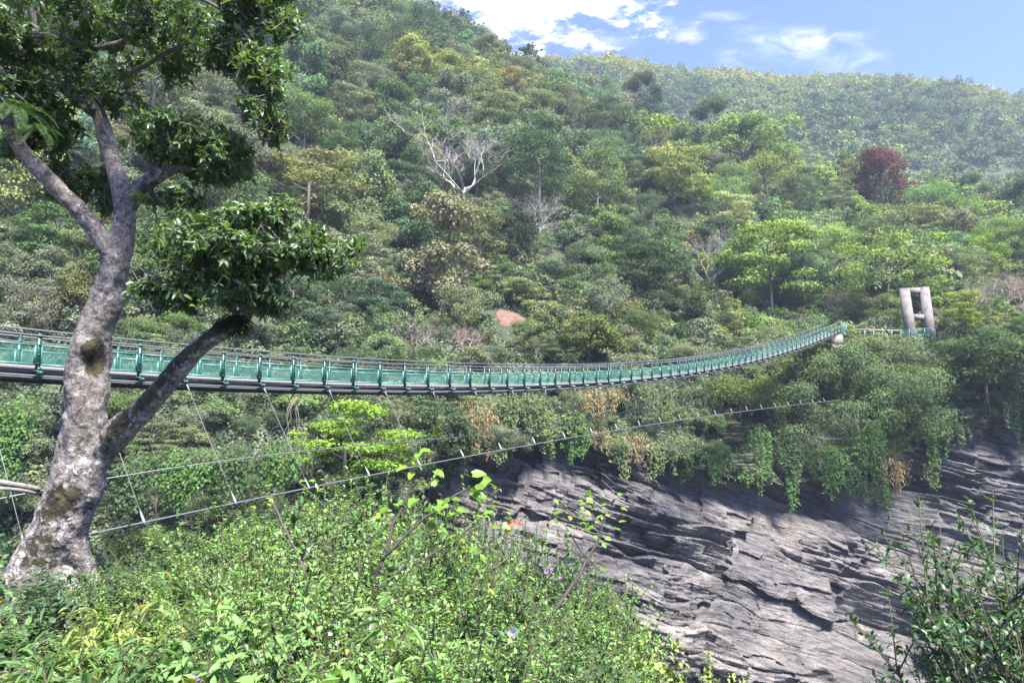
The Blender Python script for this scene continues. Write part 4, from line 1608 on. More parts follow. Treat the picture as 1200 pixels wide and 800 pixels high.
guy_cable(GUY, -2, 50, list(range(-1, 48, 2)), -0.3, "steel guy cable with white clamps hanging low on the viewer's side of the bridge")
guy_cable(GUYF, -3, int(fi_[-1]) + 2, list(range(-3, int(fi_[-1]) - 2, 2)), WID + 0.3, "thinner-looking steel guy cable behind the bridge, rising to its underside")

# ---- landing at the far end
lm = plain("old_concrete", (0.145, 0.13, 0.118), 0.95, 0, 0.35, 1.2, 0.03)
wm = plain("pale_concrete", (0.19, 0.165, 0.15), 0.95, 0, 0.3, 1.6, 0.08)
an = thing("anchor_block", "pale broken concrete block under the far end of the bridge", "anchor block", (0, 0, 0))
p = BP(NSP - 1.2, 0.25, -1.1)
rngb = np.random.default_rng(3)
for (off, sz) in (((0, 0, 0.15), (0.85, 0.6, 0.55)), ((-0.85, -0.3, 0.4), (0.4, 0.45, 0.3)), ((0.5, -0.5, -0.75), (0.55, 0.5, 0.45)), ((-0.3, -0.6, -0.6), (0.35, 0.3, 0.3))):
    mb = MB()
    a_, b_ = rngb.normal(size=3), rngb.normal(size=3)
    ax_ = unit(np.array([1, 0.4, 0.1]) + 0.25 * a_)
    ay_ = unit(np.cross(ax_, unit(np.array([0.1, 0, 1]) + 0.2 * b_)))
    mb.box(p + np.array(off), ax_ * sz[0], ay_ * sz[1], np.cross(ax_, ay_) * sz[2])
    mb.v[0] = mb.v[0] + rngb.normal(size=(8, 3)) * 0.13
    mb.build("concrete_lump", wm, an)
pl = thing("landing_platform", "green mesh-railed landing where the bridge meets the far bank", "platform", (0, 0, 0))
E0, E1 = BP(NSP, -0.1), BP(NSP, WID + 0.1)
AX = DIRB
L0 = BP(NSP, 0)
for k in range(5):
    mb = MB()
    b = L0 + DIRB * (0.15 + 0.75 * k)
    mb.box(b + UPV * 0.72, DIRB * 0.035, NEAR * 0.035, UPV * 0.75)
    mb.build("railing_post", M_PANEL, pl)
q = [L0 + DIRB * 0.15 + UPV * 0.15, L0 + DIRB * 3.15 + UPV * 0.15, L0 + DIRB * 3.15 + UPV * 1.4, L0 + DIRB * 0.15 + UPV * 1.4]
quad_uv("wire_mesh", q, [(0, 0), (3, 0), (3, 1.25), (0, 1.25)], M_MESH, pl)
mb = MB()
mb.bar(q[0], q[1], 0.05, 0.05)
mb.bar(q[3], q[2], 0.05, 0.05)
mb.build("rail", M_PANEL, pl)
MB().box(L0 + DIRB * 1.6 - NEAR * 0.8 + UPV * -0.02, DIRB * 1.7, NEAR * 0.95, UPV * 0.08).build("deck", M_PLATE, pl)

# ---- walkway railing from the landing to the tower
WA, WB = at(1003, 397, 96.5), at(1056, 398.5, 97.5)
rl = thing("walkway_railing", "grey top-railed walkway railing with mint posts running to the tower", "railing", (0, 0, 0))
for k in range(6):
    c = WA + (WB - WA) * k / 5
    mb = MB()
    mb.box(c + UPV * 0.55, (0.05, 0, 0), (0, 0.05, 0), UPV * 0.75)
    mb.build("railing_post", M_PANEL if k else M_POST, rl)
wd = plain("weathered_wood_rail", (0.27, 0.22, 0.18), 0.9, 0, 0.2, 4)
for z, w in ((1.28, 0.06), (0.65, 0.03), (0.15, 0.04)):
    MB().bar(WA + UPV * z, WB + UPV * z, w * 2, w * 2).build("rail", wd if z > 1 else M_POST, rl)
MB().box((WA + WB) / 2 + np.array([0, 1.0, -0.2]), (WB - WA) / 2 * 1.08, (0, 1.1, 0), UPV * 0.12).build("deck", M_PLATE, rl)

# ---- concrete portal tower
TW = thing("concrete_tower", "grey two-legged concrete portal tower with two cross beams on the far bank", "tower", (0, 0, 0))
TD = 98.0
Lb, Rb = at(1069, 402, TD), at(1091.5, 404, TD)
Lt, Rt = at(1065, 336, TD), at(1088.5, 334.5, TD)
Lt[1], Rt[1] = Lb[1], Rb[1]
TX = unit(np.array([1.0, -0.35, 0]))
TY = np.array([0.35, 1.0, 0]) / math.hypot(1, 0.35)


def leg(b, t, name):
    b = b - UPV * 1.5
    V = []
    for c, hw, hd in ((b, 0.66, 0.55), (t, 0.56, 0.45)):
        for sx, sy in ((-1, -1), (1, -1), (1, 1), (-1, 1)):
            V.append(c + TX * hw * sx + TY * hd * sy)
    F = [(0, 1, 5, 4), (1, 2, 6, 5), (2, 3, 7, 6), (3, 0, 4, 7), (4, 5, 6, 7), (3, 2, 1, 0)]
    MB().add(V, F).build(name, lm, TW)


leg(Lb, Lt, "leg")
leg(Rb, Rt, "leg")
for f, hh in ((0.945, 0.42), (0.475, 0.36)):
    a = Lb + (Lt - Lb) * f
    b = Rb + (Rt - Rb) * f
    e = unit(b - a)
    MB().box((a + b) / 2, (b - a) / 2 - e * 0.55, TY * 0.36, UPV * hh).build("cross_beam", lm, TW)
TP = thing("tower_platform", "small green railed platform hung on the front of the concrete tower", "platform", (0, 0, 0))
c = at(1074, 397, TD - 1.4)
hx, hy = TX * 1.75, TY * 0.75
MB().box(c - UPV * 0.12, hx, hy, UPV * 0.10).build("deck", M_POST, TP)
MB().box(c - UPV * 0.42, hx * 0.7, hy * 0.8, UPV * 0.19).build("support_beam", M_DARK, TP)
cs = [c - hx - hy, c + hx - hy, c + hx + hy, c - hx + hy]
for k in range(5):
    b = cs[0] + (cs[1] - cs[0]) * k / 4
    MB().box(b + UPV * 0.6, TX * 0.035, TY * 0.035, UPV * 0.62).build("railing_post", M_PANEL, TP)
for (a, b) in ((cs[0], cs[1]), (cs[1], cs[2]), (cs[3], cs[0])):
    MB().bar(a + UPV * 1.2, b + UPV * 1.2, 0.06, 0.06).build("rail", M_PANEL, TP)
    w_ = float(np.linalg.norm(b - a))
    quad_uv("wire_mesh", [a + UPV * 0.05, b + UPV * 0.05, b + UPV * 1.15, a + UPV * 1.15], [(0, 0), (w_, 0), (w_, 1.1), (0, 1.1)], M_MESH, TP)
# path fence beyond the tower
f2 = thing("path_fence", "short grey fence with a small white sign board right of the tower", "fence", (0, 0, 0))
FA, FB = at(1101, 400, 97), at(1131, 400, 97)
for k in range(4):
    b = FA + (FB - FA) * k / 3
    MB().box(b + UPV * 0.5, (0.06, 0, 0), (0, 0.06, 0), UPV * 0.65).build("fence_post", wd, f2)
for z in (0.6, 1.05):
    MB().bar(FA + UPV * z, FB + UPV * z, 0.1, 0.1).build("rail", wd, f2)
MB().box(at(1120, 394, 96.8), (0.55, 0, 0), (0, 0.03, 0), UPV * 0.22).build("sign_board", plain("white_board", (0.7, 0.7, 0.68), 0.6), f2)
# ================================================================== the big tree on the near bank
TDIST = 8.4


def bark_material():
    m, nt, out = new_mat("lichen_bark")
    L = nt.links.new
    b = N(nt, "ShaderNodeBsdfPrincipled", i_Roughness=0.9)
    tc = N(nt, "ShaderNodeTexCoord")
    co = tc.outputs["Object"]

    def noise(scale, detail=6.0, rough=0.6, dist=0.0, off=(0, 0, 0)):
        mp = N(nt, "ShaderNodeMapping")
        mp.inputs["Location"].default_value = off
        L(co, mp.inputs[0])
        n = N(nt, "ShaderNodeTexNoise", i_Scale=scale, i_Detail=detail, i_Roughness=rough, i_Distortion=dist)
        L(mp.outputs[0], n.inputs["Vector"])
        return n.outputs["Fac"]

    base = ramp(nt, [(0.36, (0.042, 0.033, 0.027)), (0.46, (0.125, 0.106, 0.092)), (0.56, (0.215, 0.188, 0.16)), (0.72, (0.31, 0.277, 0.24))], noise(9.0, 9.0, 0.75))
    # pale lichen blotches
    li = ramp(nt, [(0.53, (0, 0, 0)), (0.585, (1, 1, 1))], noise(16.0, 5.0, 0.62, 0.6, (3, 1, 2)))
    li2 = ramp(nt, [(0.42, (0, 0, 0)), (0.58, (1, 1, 1))], noise(2.2, 3.0, 0.5, 0, (9, 2, 0)))
    lic = ramp(nt, [(0.3, (0.30, 0.275, 0.265)), (0.7, (0.48, 0.455, 0.44))], noise(40.0, 3.0))
    col = mixc(nt, math_(nt, "MULTIPLY", li.outputs[0], math_(nt, "MULTIPLY_ADD", li2.outputs[0], 0.75, 0.2)), base.outputs[0], lic.outputs[0])
    # dark brown scars and holes
    dk = ramp(nt, [(0.58, (0, 0, 0)), (0.63, (1, 1, 1))], noise(5.5, 6.0, 0.65, 0.8, (1, 7, 4)))
    col = mixc(nt, math_(nt, "MULTIPLY", dk.outputs[0], 0.85), col, (0.035, 0.026, 0.02))
    fs = ramp(nt, [(0.57, (0, 0, 0)), (0.62, (1, 1, 1))], noise(30.0, 4.0, 0.6, 0.3, (5, 5, 1)))
    col = mixc(nt, math_(nt, "MULTIPLY", fs.outputs[0], 0.7), col, (0.06, 0.048, 0.042))
    # moss: attribute 'rnd' marks where it grows
    at_ = N(nt, "ShaderNodeAttribute", attribute_name="rnd")
    mo = math_(nt, "ADD", at_.outputs["Fac"], math_(nt, "MULTIPLY", math_(nt, "SUBTRACT", noise(11.0, 8.0, 0.7, 0.4, (2, 2, 8)), 0.5), 2.4))
    mo = N(nt, "ShaderNodeMapRange", interpolation_type="SMOOTHSTEP")
    mo.inputs[1].default_value = 0.42
    mo.inputs[2].default_value = 0.62
    L(math_(nt, "ADD", at_.outputs["Fac"], math_(nt, "MULTIPLY", math_(nt, "SUBTRACT", noise(11.0, 8.0, 0.7, 0.4, (2, 2, 8)), 0.5), 1.7)), mo.inputs[0])
    mc = ramp(nt, [(0.38, (0.012, 0.009, 0.006)), (0.52, (0.034, 0.027, 0.010)), (0.68, (0.075, 0.068, 0.016))], noise(6.0, 6.0, 0.7, 0, (7, 0, 3)))
    col = mixc(nt, mo.outputs[0], col, mc.outputs[0])
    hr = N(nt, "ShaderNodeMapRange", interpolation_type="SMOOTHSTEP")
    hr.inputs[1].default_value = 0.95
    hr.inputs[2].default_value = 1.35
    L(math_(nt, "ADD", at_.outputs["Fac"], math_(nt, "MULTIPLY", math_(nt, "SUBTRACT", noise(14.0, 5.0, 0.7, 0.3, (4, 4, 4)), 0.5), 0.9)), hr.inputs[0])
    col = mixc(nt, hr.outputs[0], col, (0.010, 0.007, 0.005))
    L(col, b.inputs["Base Color"])
    hsum = math_(nt, "ADD", noise(14.0, 8.0, 0.7), math_(nt, "MULTIPLY", noise(60.0, 4.0, 0.6), 0.3))
    bp = N(nt, "ShaderNodeBump", i_Strength=1.0, i_Distance=0.035)
    L(hsum, bp.inputs["Height"])
    L(bp.outputs[0], b.inputs["Normal"])
    L(b.outputs[0], out.inputs[0])
    return m


M_BARK = bark_material()
big = thing("big_tree", "large old tree with pale lichen-spotted leaning trunk standing in front of the bridge", "tree", (0, 0, 0))


def px_path(pts):
    """(u, v, r_px, d) -> world points and radii"""
    P = np.array([at(u, v, d) for u, v, r, d in pts])
    R = np.array([r * 0.87 * d / FOC for u, v, r, d in pts])
    return P, R


def resample(P, R, step=0.05):
    s = np.concatenate([[0], np.cumsum(np.linalg.norm(np.diff(P, axis=0), axis=1))])
    n = max(4, int(s[-1] / step))
    t = np.linspace(0, s[-1], n)
    Q = np.stack([np.interp(t, s, P[:, k]) for k in range(3)], -1)
    r = np.interp(t, s, R)
    for _ in range(6):
        Q[1:-1] = (Q[:-2] + 2 * Q[1:-1] + Q[2:]) / 4
        r[1:-1] = (r[:-2] + 2 * r[1:-1] + r[2:]) / 4
    return Q, r


D0 = TDIST
TRUNK = [
    [(10, 735, 50, D0), (27, 698, 40, D0), (43, 668, 35.5, D0), (57, 645, 33.5, D0), (73, 612, 33, D0), (87, 560, 32.5, D0), (97, 505, 29, D0), (102, 460, 26.5, D0), (105, 420, 26, D0), (112, 382, 24.5, D0),
     (128, 345, 21, D0), (138, 307, 18, D0), (144, 280, 15.5, D0), (147, 255, 14.5, D0), (146, 235, 13, D0), (139, 212, 12, D0), (130, 188, 11, D0 + .1), (121, 152, 10, D0 + .2), (113, 124, 9, D0 + .2), (104, 92, 8, D0 + .3), (99, 60, 6.5, D0 + .3), (101, 20, 5.5, D0 + .3), (110, -40, 4.5, D0 + .2)],
    [(140, 312, 14, D0), (130, 297, 13, D0 - .05), (117, 277, 12, D0 - .1), (104, 258, 12, D0 - .15), (90, 243, 11.5, D0 - .2), (72, 226, 11, D0 - .25), (55, 209, 10.5, D0 - .3), (35, 188, 10, D0 - .35), (20, 168, 10, D0 - .4), (6, 140, 9.5, D0 - .45), (-10, 98, 9, D0 - .5), (-30, 45, 8, D0 - .5), (-40, -20, 7, D0 - .5)],
    [(147, 248, 13, D0), (156, 229, 12, D0 - .05), (168, 217, 11, D0 - .1), (181, 208, 10, D0 - .2), (198, 199, 9, D0 - .25), (213, 195, 8, D0 - .3), (225, 197, 6, D0 - .32)],
    [(95, 585, 22, D0), (106, 555, 20, D0 - .03), (120, 530, 18, D0 - .05), (134, 513, 17, D0 - .1), (150, 497, 16, D0 - .15), (170, 478, 15.5, D0 - .2), (188, 457, 14.5, D0 - .3), (206, 436, 13.5, D0 - .35), (226, 413, 13, D0 - .4), (246, 396, 12.5, D0 - .5), (266, 384, 12, D0 - .5), (284, 374, 10, D0 - .5), (298, 352, 7.5, D0 - .5), (308, 325, 5.5, D0 - .4)],
]
mb = MB()
for path in TRUNK:
    Q, r = resample(*px_path(path))
    mb.tube(Q, r, 18)
# buttress roots spreading into the ground
for (u, v, r, du, dv, dd) in ((30, 690, 26, -50, 60, -0.5), (62, 670, 24, 40, 52, -0.6), (85, 640, 16, 34, 58, 0.1)):
    Q, rr = resample(*px_path([(u + 4, v - 40, r * .45, D0), (u, v, r * .85, D0), (u + du, v + dv, r * 0.6, D0 + dd)]))
    mb.tube(Q, rr, 12)
me = mb.mesh("trunk_raw", True)
tmp = bpy.data.objects.new("trunk", me)
COL.objects.link(tmp)
md = tmp.modifiers.new("r", "REMESH")
md.mode = "VOXEL"
md.voxel_size = 0.017
md.use_smooth_shade = True
dg = bpy.context.evaluated_depsgraph_get()
ev = bpy.data.meshes.new_from_object(tmp.evaluated_get(dg))
tmp.modifiers.clear()
n = len(ev.vertices)
V = np.empty(n * 3, np.float32)
ev.vertices.foreach_get("co", V)
V = V.reshape(-1, 3).astype(float)
E_ = np.empty(len(ev.edges) * 2, np.int32)
ev.edges.foreach_get("vertices", E_)
E_ = E_.reshape(-1, 2)
deg = np.bincount(E_.ravel(), minlength=n).astype(float)


def smooth(A_, it):
    for _ in range(it):
        s = np.zeros_like(A_)
        for k in range(A_.shape[1]):
            s[:, k] = np.bincount(E_[:, 0], A_[E_[:, 1], k], n) + np.bincount(E_[:, 1], A_[E_[:, 0], k], n)
        A_ = 0.5 * A_ + 0.5 * s / deg[:, None]
    return A_


V = smooth(V, 8)
ev.vertices.foreach_set("co", V.astype(np.float32).ravel())
ev.update()
Nm = np.empty(n * 3, np.float32)
ev.vertices.foreach_get("normal", Nm)
Nm = Nm.reshape(-1, 3).astype(float)
uu, vv, dd = proj(V[:, 0], V[:, 1], V[:, 2])
size = np.clip((uu < 160) * (vv > 300), 0, 1) * 0.6 + 0.4
disp = size * (0.035 * fbm(V[:, 0] * 3, V[:, 1] * 3, V[:, 2] * 2.2, 3, 500) + 0.012 * fbm(V[:, 0] * 12, V[:, 1] * 12, V[:, 2] * 9, 3, 510) + 0.004 * fbm(V[:, 0] * 45, V[:, 1] * 45, V[:, 2] * 45, 2, 520))


def spot(u, v, d, r):
    c = at(u, v, d)
    return np.exp(-(np.linalg.norm(V - c, axis=1) / r) ** 2)


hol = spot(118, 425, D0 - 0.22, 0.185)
disp = disp - 0.11 * hol + 0.05 * spot(100, 408, D0 - .2, 0.12) + 0.045 * spot(133, 436, D0 - .2, 0.08)
disp = disp - 0.03 * spot(98, 508, D0 - .25, 0.07) - 0.03 * spot(152, 297, D0 - .15, 0.05) + 0.03 * spot(122, 340, D0 - .2, .06)
V = V + Nm * disp[:, None]
# moss: hollow, left and lower flank, upper side of the leaning limb
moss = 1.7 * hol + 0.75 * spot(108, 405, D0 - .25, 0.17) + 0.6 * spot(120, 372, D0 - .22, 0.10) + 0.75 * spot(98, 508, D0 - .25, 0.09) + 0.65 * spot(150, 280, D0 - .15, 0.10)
moss += 0.72 * spot(64, 590, D0 - .25, 0.26) + 0.62 * spot(40, 650, D0 - .3, 0.36) + 0.5 * spot(88, 580, D0 - .3, .16)
arm = np.exp(-((uu - np.interp(vv, [376, 396, 413, 436, 457, 478, 497, 530], [270, 238, 217, 197, 179, 160, 141, 118])) / 15.0) ** 2) * (vv > 370) * (vv < 535) * (uu > 122)
moss += 0.72 * arm + 0.5 * spot(280, 376, D0 - .5, 0.22)
moss += 0.35 * (np.clip(-Nm[:, 0], 0, 1)) * (vv < 300) * (uu < 130)
ev.vertices.foreach_set("co", V.astype(np.float32).ravel())
at_ = ev.attributes.get("rnd")
if at_ is not None and at_.domain != "POINT":
    ev.attributes.remove(at_)
    at_ = None
if at_ is None:
    at_ = ev.attributes.new("rnd", "FLOAT", "POINT")
at_.data.foreach_set("value", np.clip(moss, 0, 1.8).astype(np.float32))
ev.materials.clear()
ev.materials.append(M_BARK)
ev.polygons.foreach_set("use_smooth", np.ones(len(ev.polygons), bool))
ev.update()
tmp.data = ev
tmp.parent = big

THIN = [
    [(-30, 66, 5.5, 7.8), (0, 56, 5.2, 7.9), (25, 46, 5, 8), (49, 41, 5, 8.1), (70, 42, 5, 8.2), (88, 50, 5.5, 8.3), (108, 60, 5.5, 8.45), (106, 78, 5.2, 8.6), (104, 98, 5, 8.68)],
    [(112, 57, 4, 8.4), (130, 55, 4.5, 8.3), (146, 48, 5, 8.2), (160, 41, 5, 8.1), (169, 32, 5, 8.0), (178, 17, 4.5, 7.9), (184, 0, 4, 7.8), (190, -40, 3.5, 7.7)],
    [(110, 118, 4, 8.6), (128, 104, 4, 8.5), (150, 88, 3.5, 8.3), (176, 74, 3, 8.1), (195, 62, 3, 8.0), (210, 56, 3, 8.0), (222, 50, 2.5, 8.0), (232, 34, 2, 7.9), (238, 12, 1.6, 7.8)],
    [(218, 53, 2.2, 8.0), (245, 65, 2.0, 7.9), (262, 80, 1.8, 7.8), (284, 105, 1.5, 7.7), (300, 138, 1.1, 7.7)],
    [(36, 10, 5, 8.3), (41, 40, 5.5, 8.3), (46, 66, 5.5, 8.3), (62, 92, 5, 8.4), (84, 116, 5.5, 8.5), (112, 134, 6, 8.55)],
    [(184, 0, 3.5, 7.8), (215, -8, 3, 7.7), (250, 4, 2.5, 7.6), (280, 30, 2.2, 7.6), (302, 66, 1.8, 7.5), (316, 110, 1.3, 7.5)],
    [(284, 374, 4, 7.9), (262, 352, 3.5, 7.8), (240, 335, 3, 7.7), (215, 330, 2.2, 7.7), (185, 340, 1.5, 7.7)],
    [(300, 348, 4.5, 7.9), (325, 322, 3.5, 7.8), (350, 300, 2.8, 7.7), (378, 288, 2.0, 7.6), (400, 286, 1.3, 7.6)],
    [(306, 330, 4, 7.95), (296, 300, 3.2, 7.8), (282, 276, 2.4, 7.7), (262, 262, 1.6, 7.6)],
    [(206, 197, 4, 8.1), (222, 180, 3.4, 8.0), (238, 166, 2.8, 7.9), (258, 160, 2.0, 7.9), (274, 178, 1.4, 7.8)],
    [(183, 207, 3, 8.2), (188, 185, 2.6, 8.1), (196, 160, 2.2, 8.0), (206, 142, 1.5, 7.9)],
    [(60, 96, 1.2, 8.1), (80, 100, 1.3, 8.1), (100, 108, 1.4, 8.2), (116, 124, 1.4, 8.3), (119, 150, 1.2, 8.2), (128, 164, 0.8, 8.1)],
    [(2, 75, 1.0, 7.8), (8, 95, 1.1, 7.8), (14, 110, 1.0, 7.8), (30, 118, 0.8, 7.8)],
]
M_LIMB = plain("dark_limb_bark", (0.105, 0.09, 0.08), 0.9, 0, 0.35, 14, 0.01)
for k, path in enumerate(THIN):
    Q, r = resample(*px_path(path), 0.06)
    Q = Q + 0.012 * np.stack([fbm(Q[:, 0] * 6, Q[:, 2] * 6, k, 2, 530 + j) for j in range(3)], -1)
    MB().tube(Q, r, 8, bump=0.12, seed=k).build("branch", M_LIMB, big, True)

M_BIGLEAF = leaf_material("glossy_dark_leaves", color=(0.085, 0.145, 0.05), mode="const", spread=0.55, gloss=0.10, rough=0.42, trans=0.4)
M_FERN = leaf_material("fern_green", color=(0.05, 0.10, 0.03), mode="const", spread=0.4, gloss=0.05, rough=0.5, trans=0.4)
M_FERNY = leaf_material("fern_yellow_green", color=(0.13, 0.19, 0.035), mode="const", spread=0.4, gloss=0.05, rough=0.5, trans=0.4)


def sprays(masses, seed, leaf=0.086):
    """twigs ending in whorls of drooping leaves, spread through the given masses"""
    rng = np.random.default_rng(seed)
    fb, tb = MB(), MB()
    for (u, v, ru, rv, d, rd, n) in masses:
        c = at(u, v, d)
        s = d / FOC
        q = unit(rng.normal(size=(n, 3))) * (rng.random((n, 1)) ** (1 / 2.6))
        nk = max(3, n // 11)
        qc = unit(rng.normal(size=(nk, 3))) * (rng.random((nk, 1)) ** (1 / 2.2))
        q = qc[rng.integers(0, nk, n)] + 0.17 * rng.normal(size=(n, 3)) * np.array([1, 1, 1.15])
        tips = c + q * np.array([ru * s, rd, rv * s])
        for t, qq in zip(tips, q):
            out = unit(qq * np.array([1, 1, 0.8]) + np.array([0, 0, 0.22]) + 0.55 * rng.normal(size=3))
            ln = rng.uniform(0.12, 0.3)
            root = t - out * ln + np.array([0, 0, -0.03])
            tb.tube([root, (root + t) / 2 + rng.normal(size=3) * 0.015, t], [0.006, 0.004, 0.003], 4, cap=False)
            k = rng.integers(10, 18)
            f = rng.random(k) ** 0.6
            P = root + (t - root) * f[:, None]
            th = rng.uniform(0, 6.28) + np.arange(k) * 2.4
            a = unit(np.cross(out, np.array([0.2, 0.3, 0.9])))
            b = np.cross(out, a)
            rad = np.cos(th)[:, None] * a + np.sin(th)[:, None] * b
            D = unit(rad * rng.uniform(0.6, 1.1, (k, 1)) + out * rng.uniform(0.25, 0.8, (k, 1)) + np.array([0, 0, -0.28]) + 0.15 * rng.normal(size=(k, 3)))
            Nn = unit(out * 0.8 + np.array([0, 0, 0.75]) + 0.35 * rng.normal(size=(k, 3)))
            Ls = leaf * rng.uniform(0.6, 1.25, k)
            fb.leaves(P, D, Nn, Ls, Ls * rng.uniform(0.36, 0.47, k), "leaf", np.clip(0.45 * rng.random() + 0.55 * rng.random(k), 0, 1))
    return fb, tb


CROWN = {
    "low": [(300, 283, 104, 34, 7.75, 0.75, 364), (258, 318, 74, 40, 7.75, 0.65, 294), (372, 292, 46, 24, 7.65, 0.45, 125), (182, 346, 36, 15, 7.75, 0.3, 36), (232, 278, 52, 26, 7.8, 0.5, 112), (330, 255, 54, 15, 7.75, 0.5, 84),
            (312, 342, 30, 22, 7.7, 0.4, 70), (220, 345, 40, 18, 7.8, 0.4, 50)],
    "mid": [(224, 160, 66, 26, 7.95, 0.6, 237), (266, 196, 24, 40, 7.9, 0.4, 98), (182, 152, 36, 24, 8.1, 0.45, 78), (205, 238, 42, 20, 8.2, 0.5, 56), (240, 182, 40, 24, 8.3, 0.4, 70)],
    "top": [(60, 92, 62, 28, 8.2, 0.8, 72), (150, 100, 60, 24, 8.4, 0.7, 61), (205, 22, 74, 40, 8.0, 0.9, 168), (278, 42, 54, 56, 7.7, 0.7, 196), (306, 100, 28, 44, 7.6, 0.5, 112), (318, 140, 15, 20, 7.5, 0.25, 36), (120, 18, 66, 30, 8.3, 0.8, 133),
            (18, 30, 50, 40, 8.0, 0.8, 133), (100, -60, 230, 60, 8.1, 1.6, 588), (300, -30, 44, 34, 7.6, 0.7, 112), (338, 28, 14, 40, 7.9, 0.3, 36), (180, 70, 40, 22, 8.5, 0.5, 42)],
    "left": [(50, 58, 60, 36, 8.35, 0.6, 70), (14, 150, 22, 26, 8.2, 0.3, 30), (92, 214, 34, 46, 8.7, 0.4, 84), (70, 168, 34, 30, 8.6, 0.5, 84), (40, 118, 40, 30, 8.2, 0.6, 77), (130, 235, 14, 30, 8.8, 0.3, 33), (10, 100, 24, 40, 8.0, 0.5, 62)],
}
for k, (nm, ms) in enumerate(CROWN.items()):
    fb, tb = sprays(ms, 600 + k)
    cr_ = fb.build("crown", M_BIGLEAF, big)
    tb.build("twigs", M_LIMB, cr_)


def frond(mb, base, d0, length, rng, wid=0.07, droop=1.0, step=0.026):
    """pinnate fern frond"""
    n = int(length / step)
    d = unit(np.asarray(d0, float))
    p = np.asarray(base, float)
    pts, dirs = [], []
    for i in range(n):
        d = unit(d + np.array([0, 0, -1.0]) * droop * step * 2.2)
        p = p + d * step
        pts.append(p)
        dirs.append(d)
    pts, dirs = np.array(pts), np.array(dirs)
    s = unit(np.cross(dirs, np.array([0.05, 0.02, 1.0])))
    up = np.cross(s, dirs)
    t = np.linspace(0, 1, n)
    ln = wid * np.sin(np.clip(t * 0.93 + 0.09, 0, 1) * math.pi) ** 0.6
    for sg in (-1, 1):
        D = s * sg + dirs * 0.35 - up * 0.15
        mb.leaves(pts, D, up + 0.2 * rng.normal(size=(n, 3)), ln, np.full(n, step * 0.5), "quad", np.clip(0.5 + 0.3 * rng.normal(size=n), 0, 1))
    mb.tube(pts[::3], 0.003, 4, cap=False, rnd=0.3)


def fern(loc, n, length, mat, label, seed, droop, up=0.4, face=(0, -1, 0)):
    rng = np.random.default_rng(seed)
    t = thing("fern", label, "fern", loc, "ferns growing on the big tree")
    mb = MB()
    for i in range(n):
        th = 2 * math.pi * i / n + rng.uniform(-0.3, 0.3)
        d = np.array([math.cos(th), math.sin(th) * 0.8, up + rng.uniform(-0.2, 0.3)]) + np.asarray(face) * 0.35
        frond(mb, np.zeros(3), d, length * rng.uniform(0.6, 1.1), rng, 0.075, droop)
    mb.build("foliage", mat, t)
    return t


fern(at(14, 128, 7.75), 20, 0.62, M_FERN, "large drooping fern clump on the left limb of the big tree at the photo's edge", 1, 1.5, 0.3)
fern(at(40, 150, 7.85), 12, 0.5, M_FERN, "smaller drooping fern on the left limb right of the large clump", 2, 1.8, 0.1)
fern(at(210, 186, 7.95), 12, 0.36, M_FERNY, "yellow green upright fern on the broken branch stub of the big tree", 3, 0.6, 1.2)
# shaggy dark growth at the elbow of the leaning limb
rng = np.random.default_rng(9)
k = 900
c = at(275, 378, 7.85)
P = c + unit(rng.normal(size=(k, 3))) * np.array([0.17, 0.13, 0.12]) * rng.random((k, 1)) ** 0.4
D = unit((P - c) * np.array([3, 3, 1.5]) + np.array([0, 0, -0.5]) + 0.25 * rng.normal(size=(k, 3)))
MB().leaves(P, D, rng.normal(size=(k, 3)), rng.uniform(0.05, 0.14, k), 0.008, "quad").build("moss_beard", leaf_material("dark_moss", color=(0.022, 0.03, 0.012), mode="const", gloss=0.0, trans=0.2), big)
# dead branch poking out left of the trunk
db = thing("dead_branch", "thin grey dead branch lying against the left side of the big trunk", "branch", (0, 0, 0))
for path in ([(-30, 560, 4, 8.0), (0, 565, 4.2, 8.1), (25, 569, 4, 8.3), (46, 573, 3.5, 8.5)], [(0, 572, 2.6, 8.0), (22, 574, 2.8, 8.2), (44, 578, 2.4, 8.5)]):
    Q, r = resample(*px_path(path))
    MB().tube(Q, r, 7, bump=0.2, seed=4).build("limb", plain("dead_grey_wood", (0.17, 0.15, 0.14), 0.9, 0, 0.3, 20), db, True)
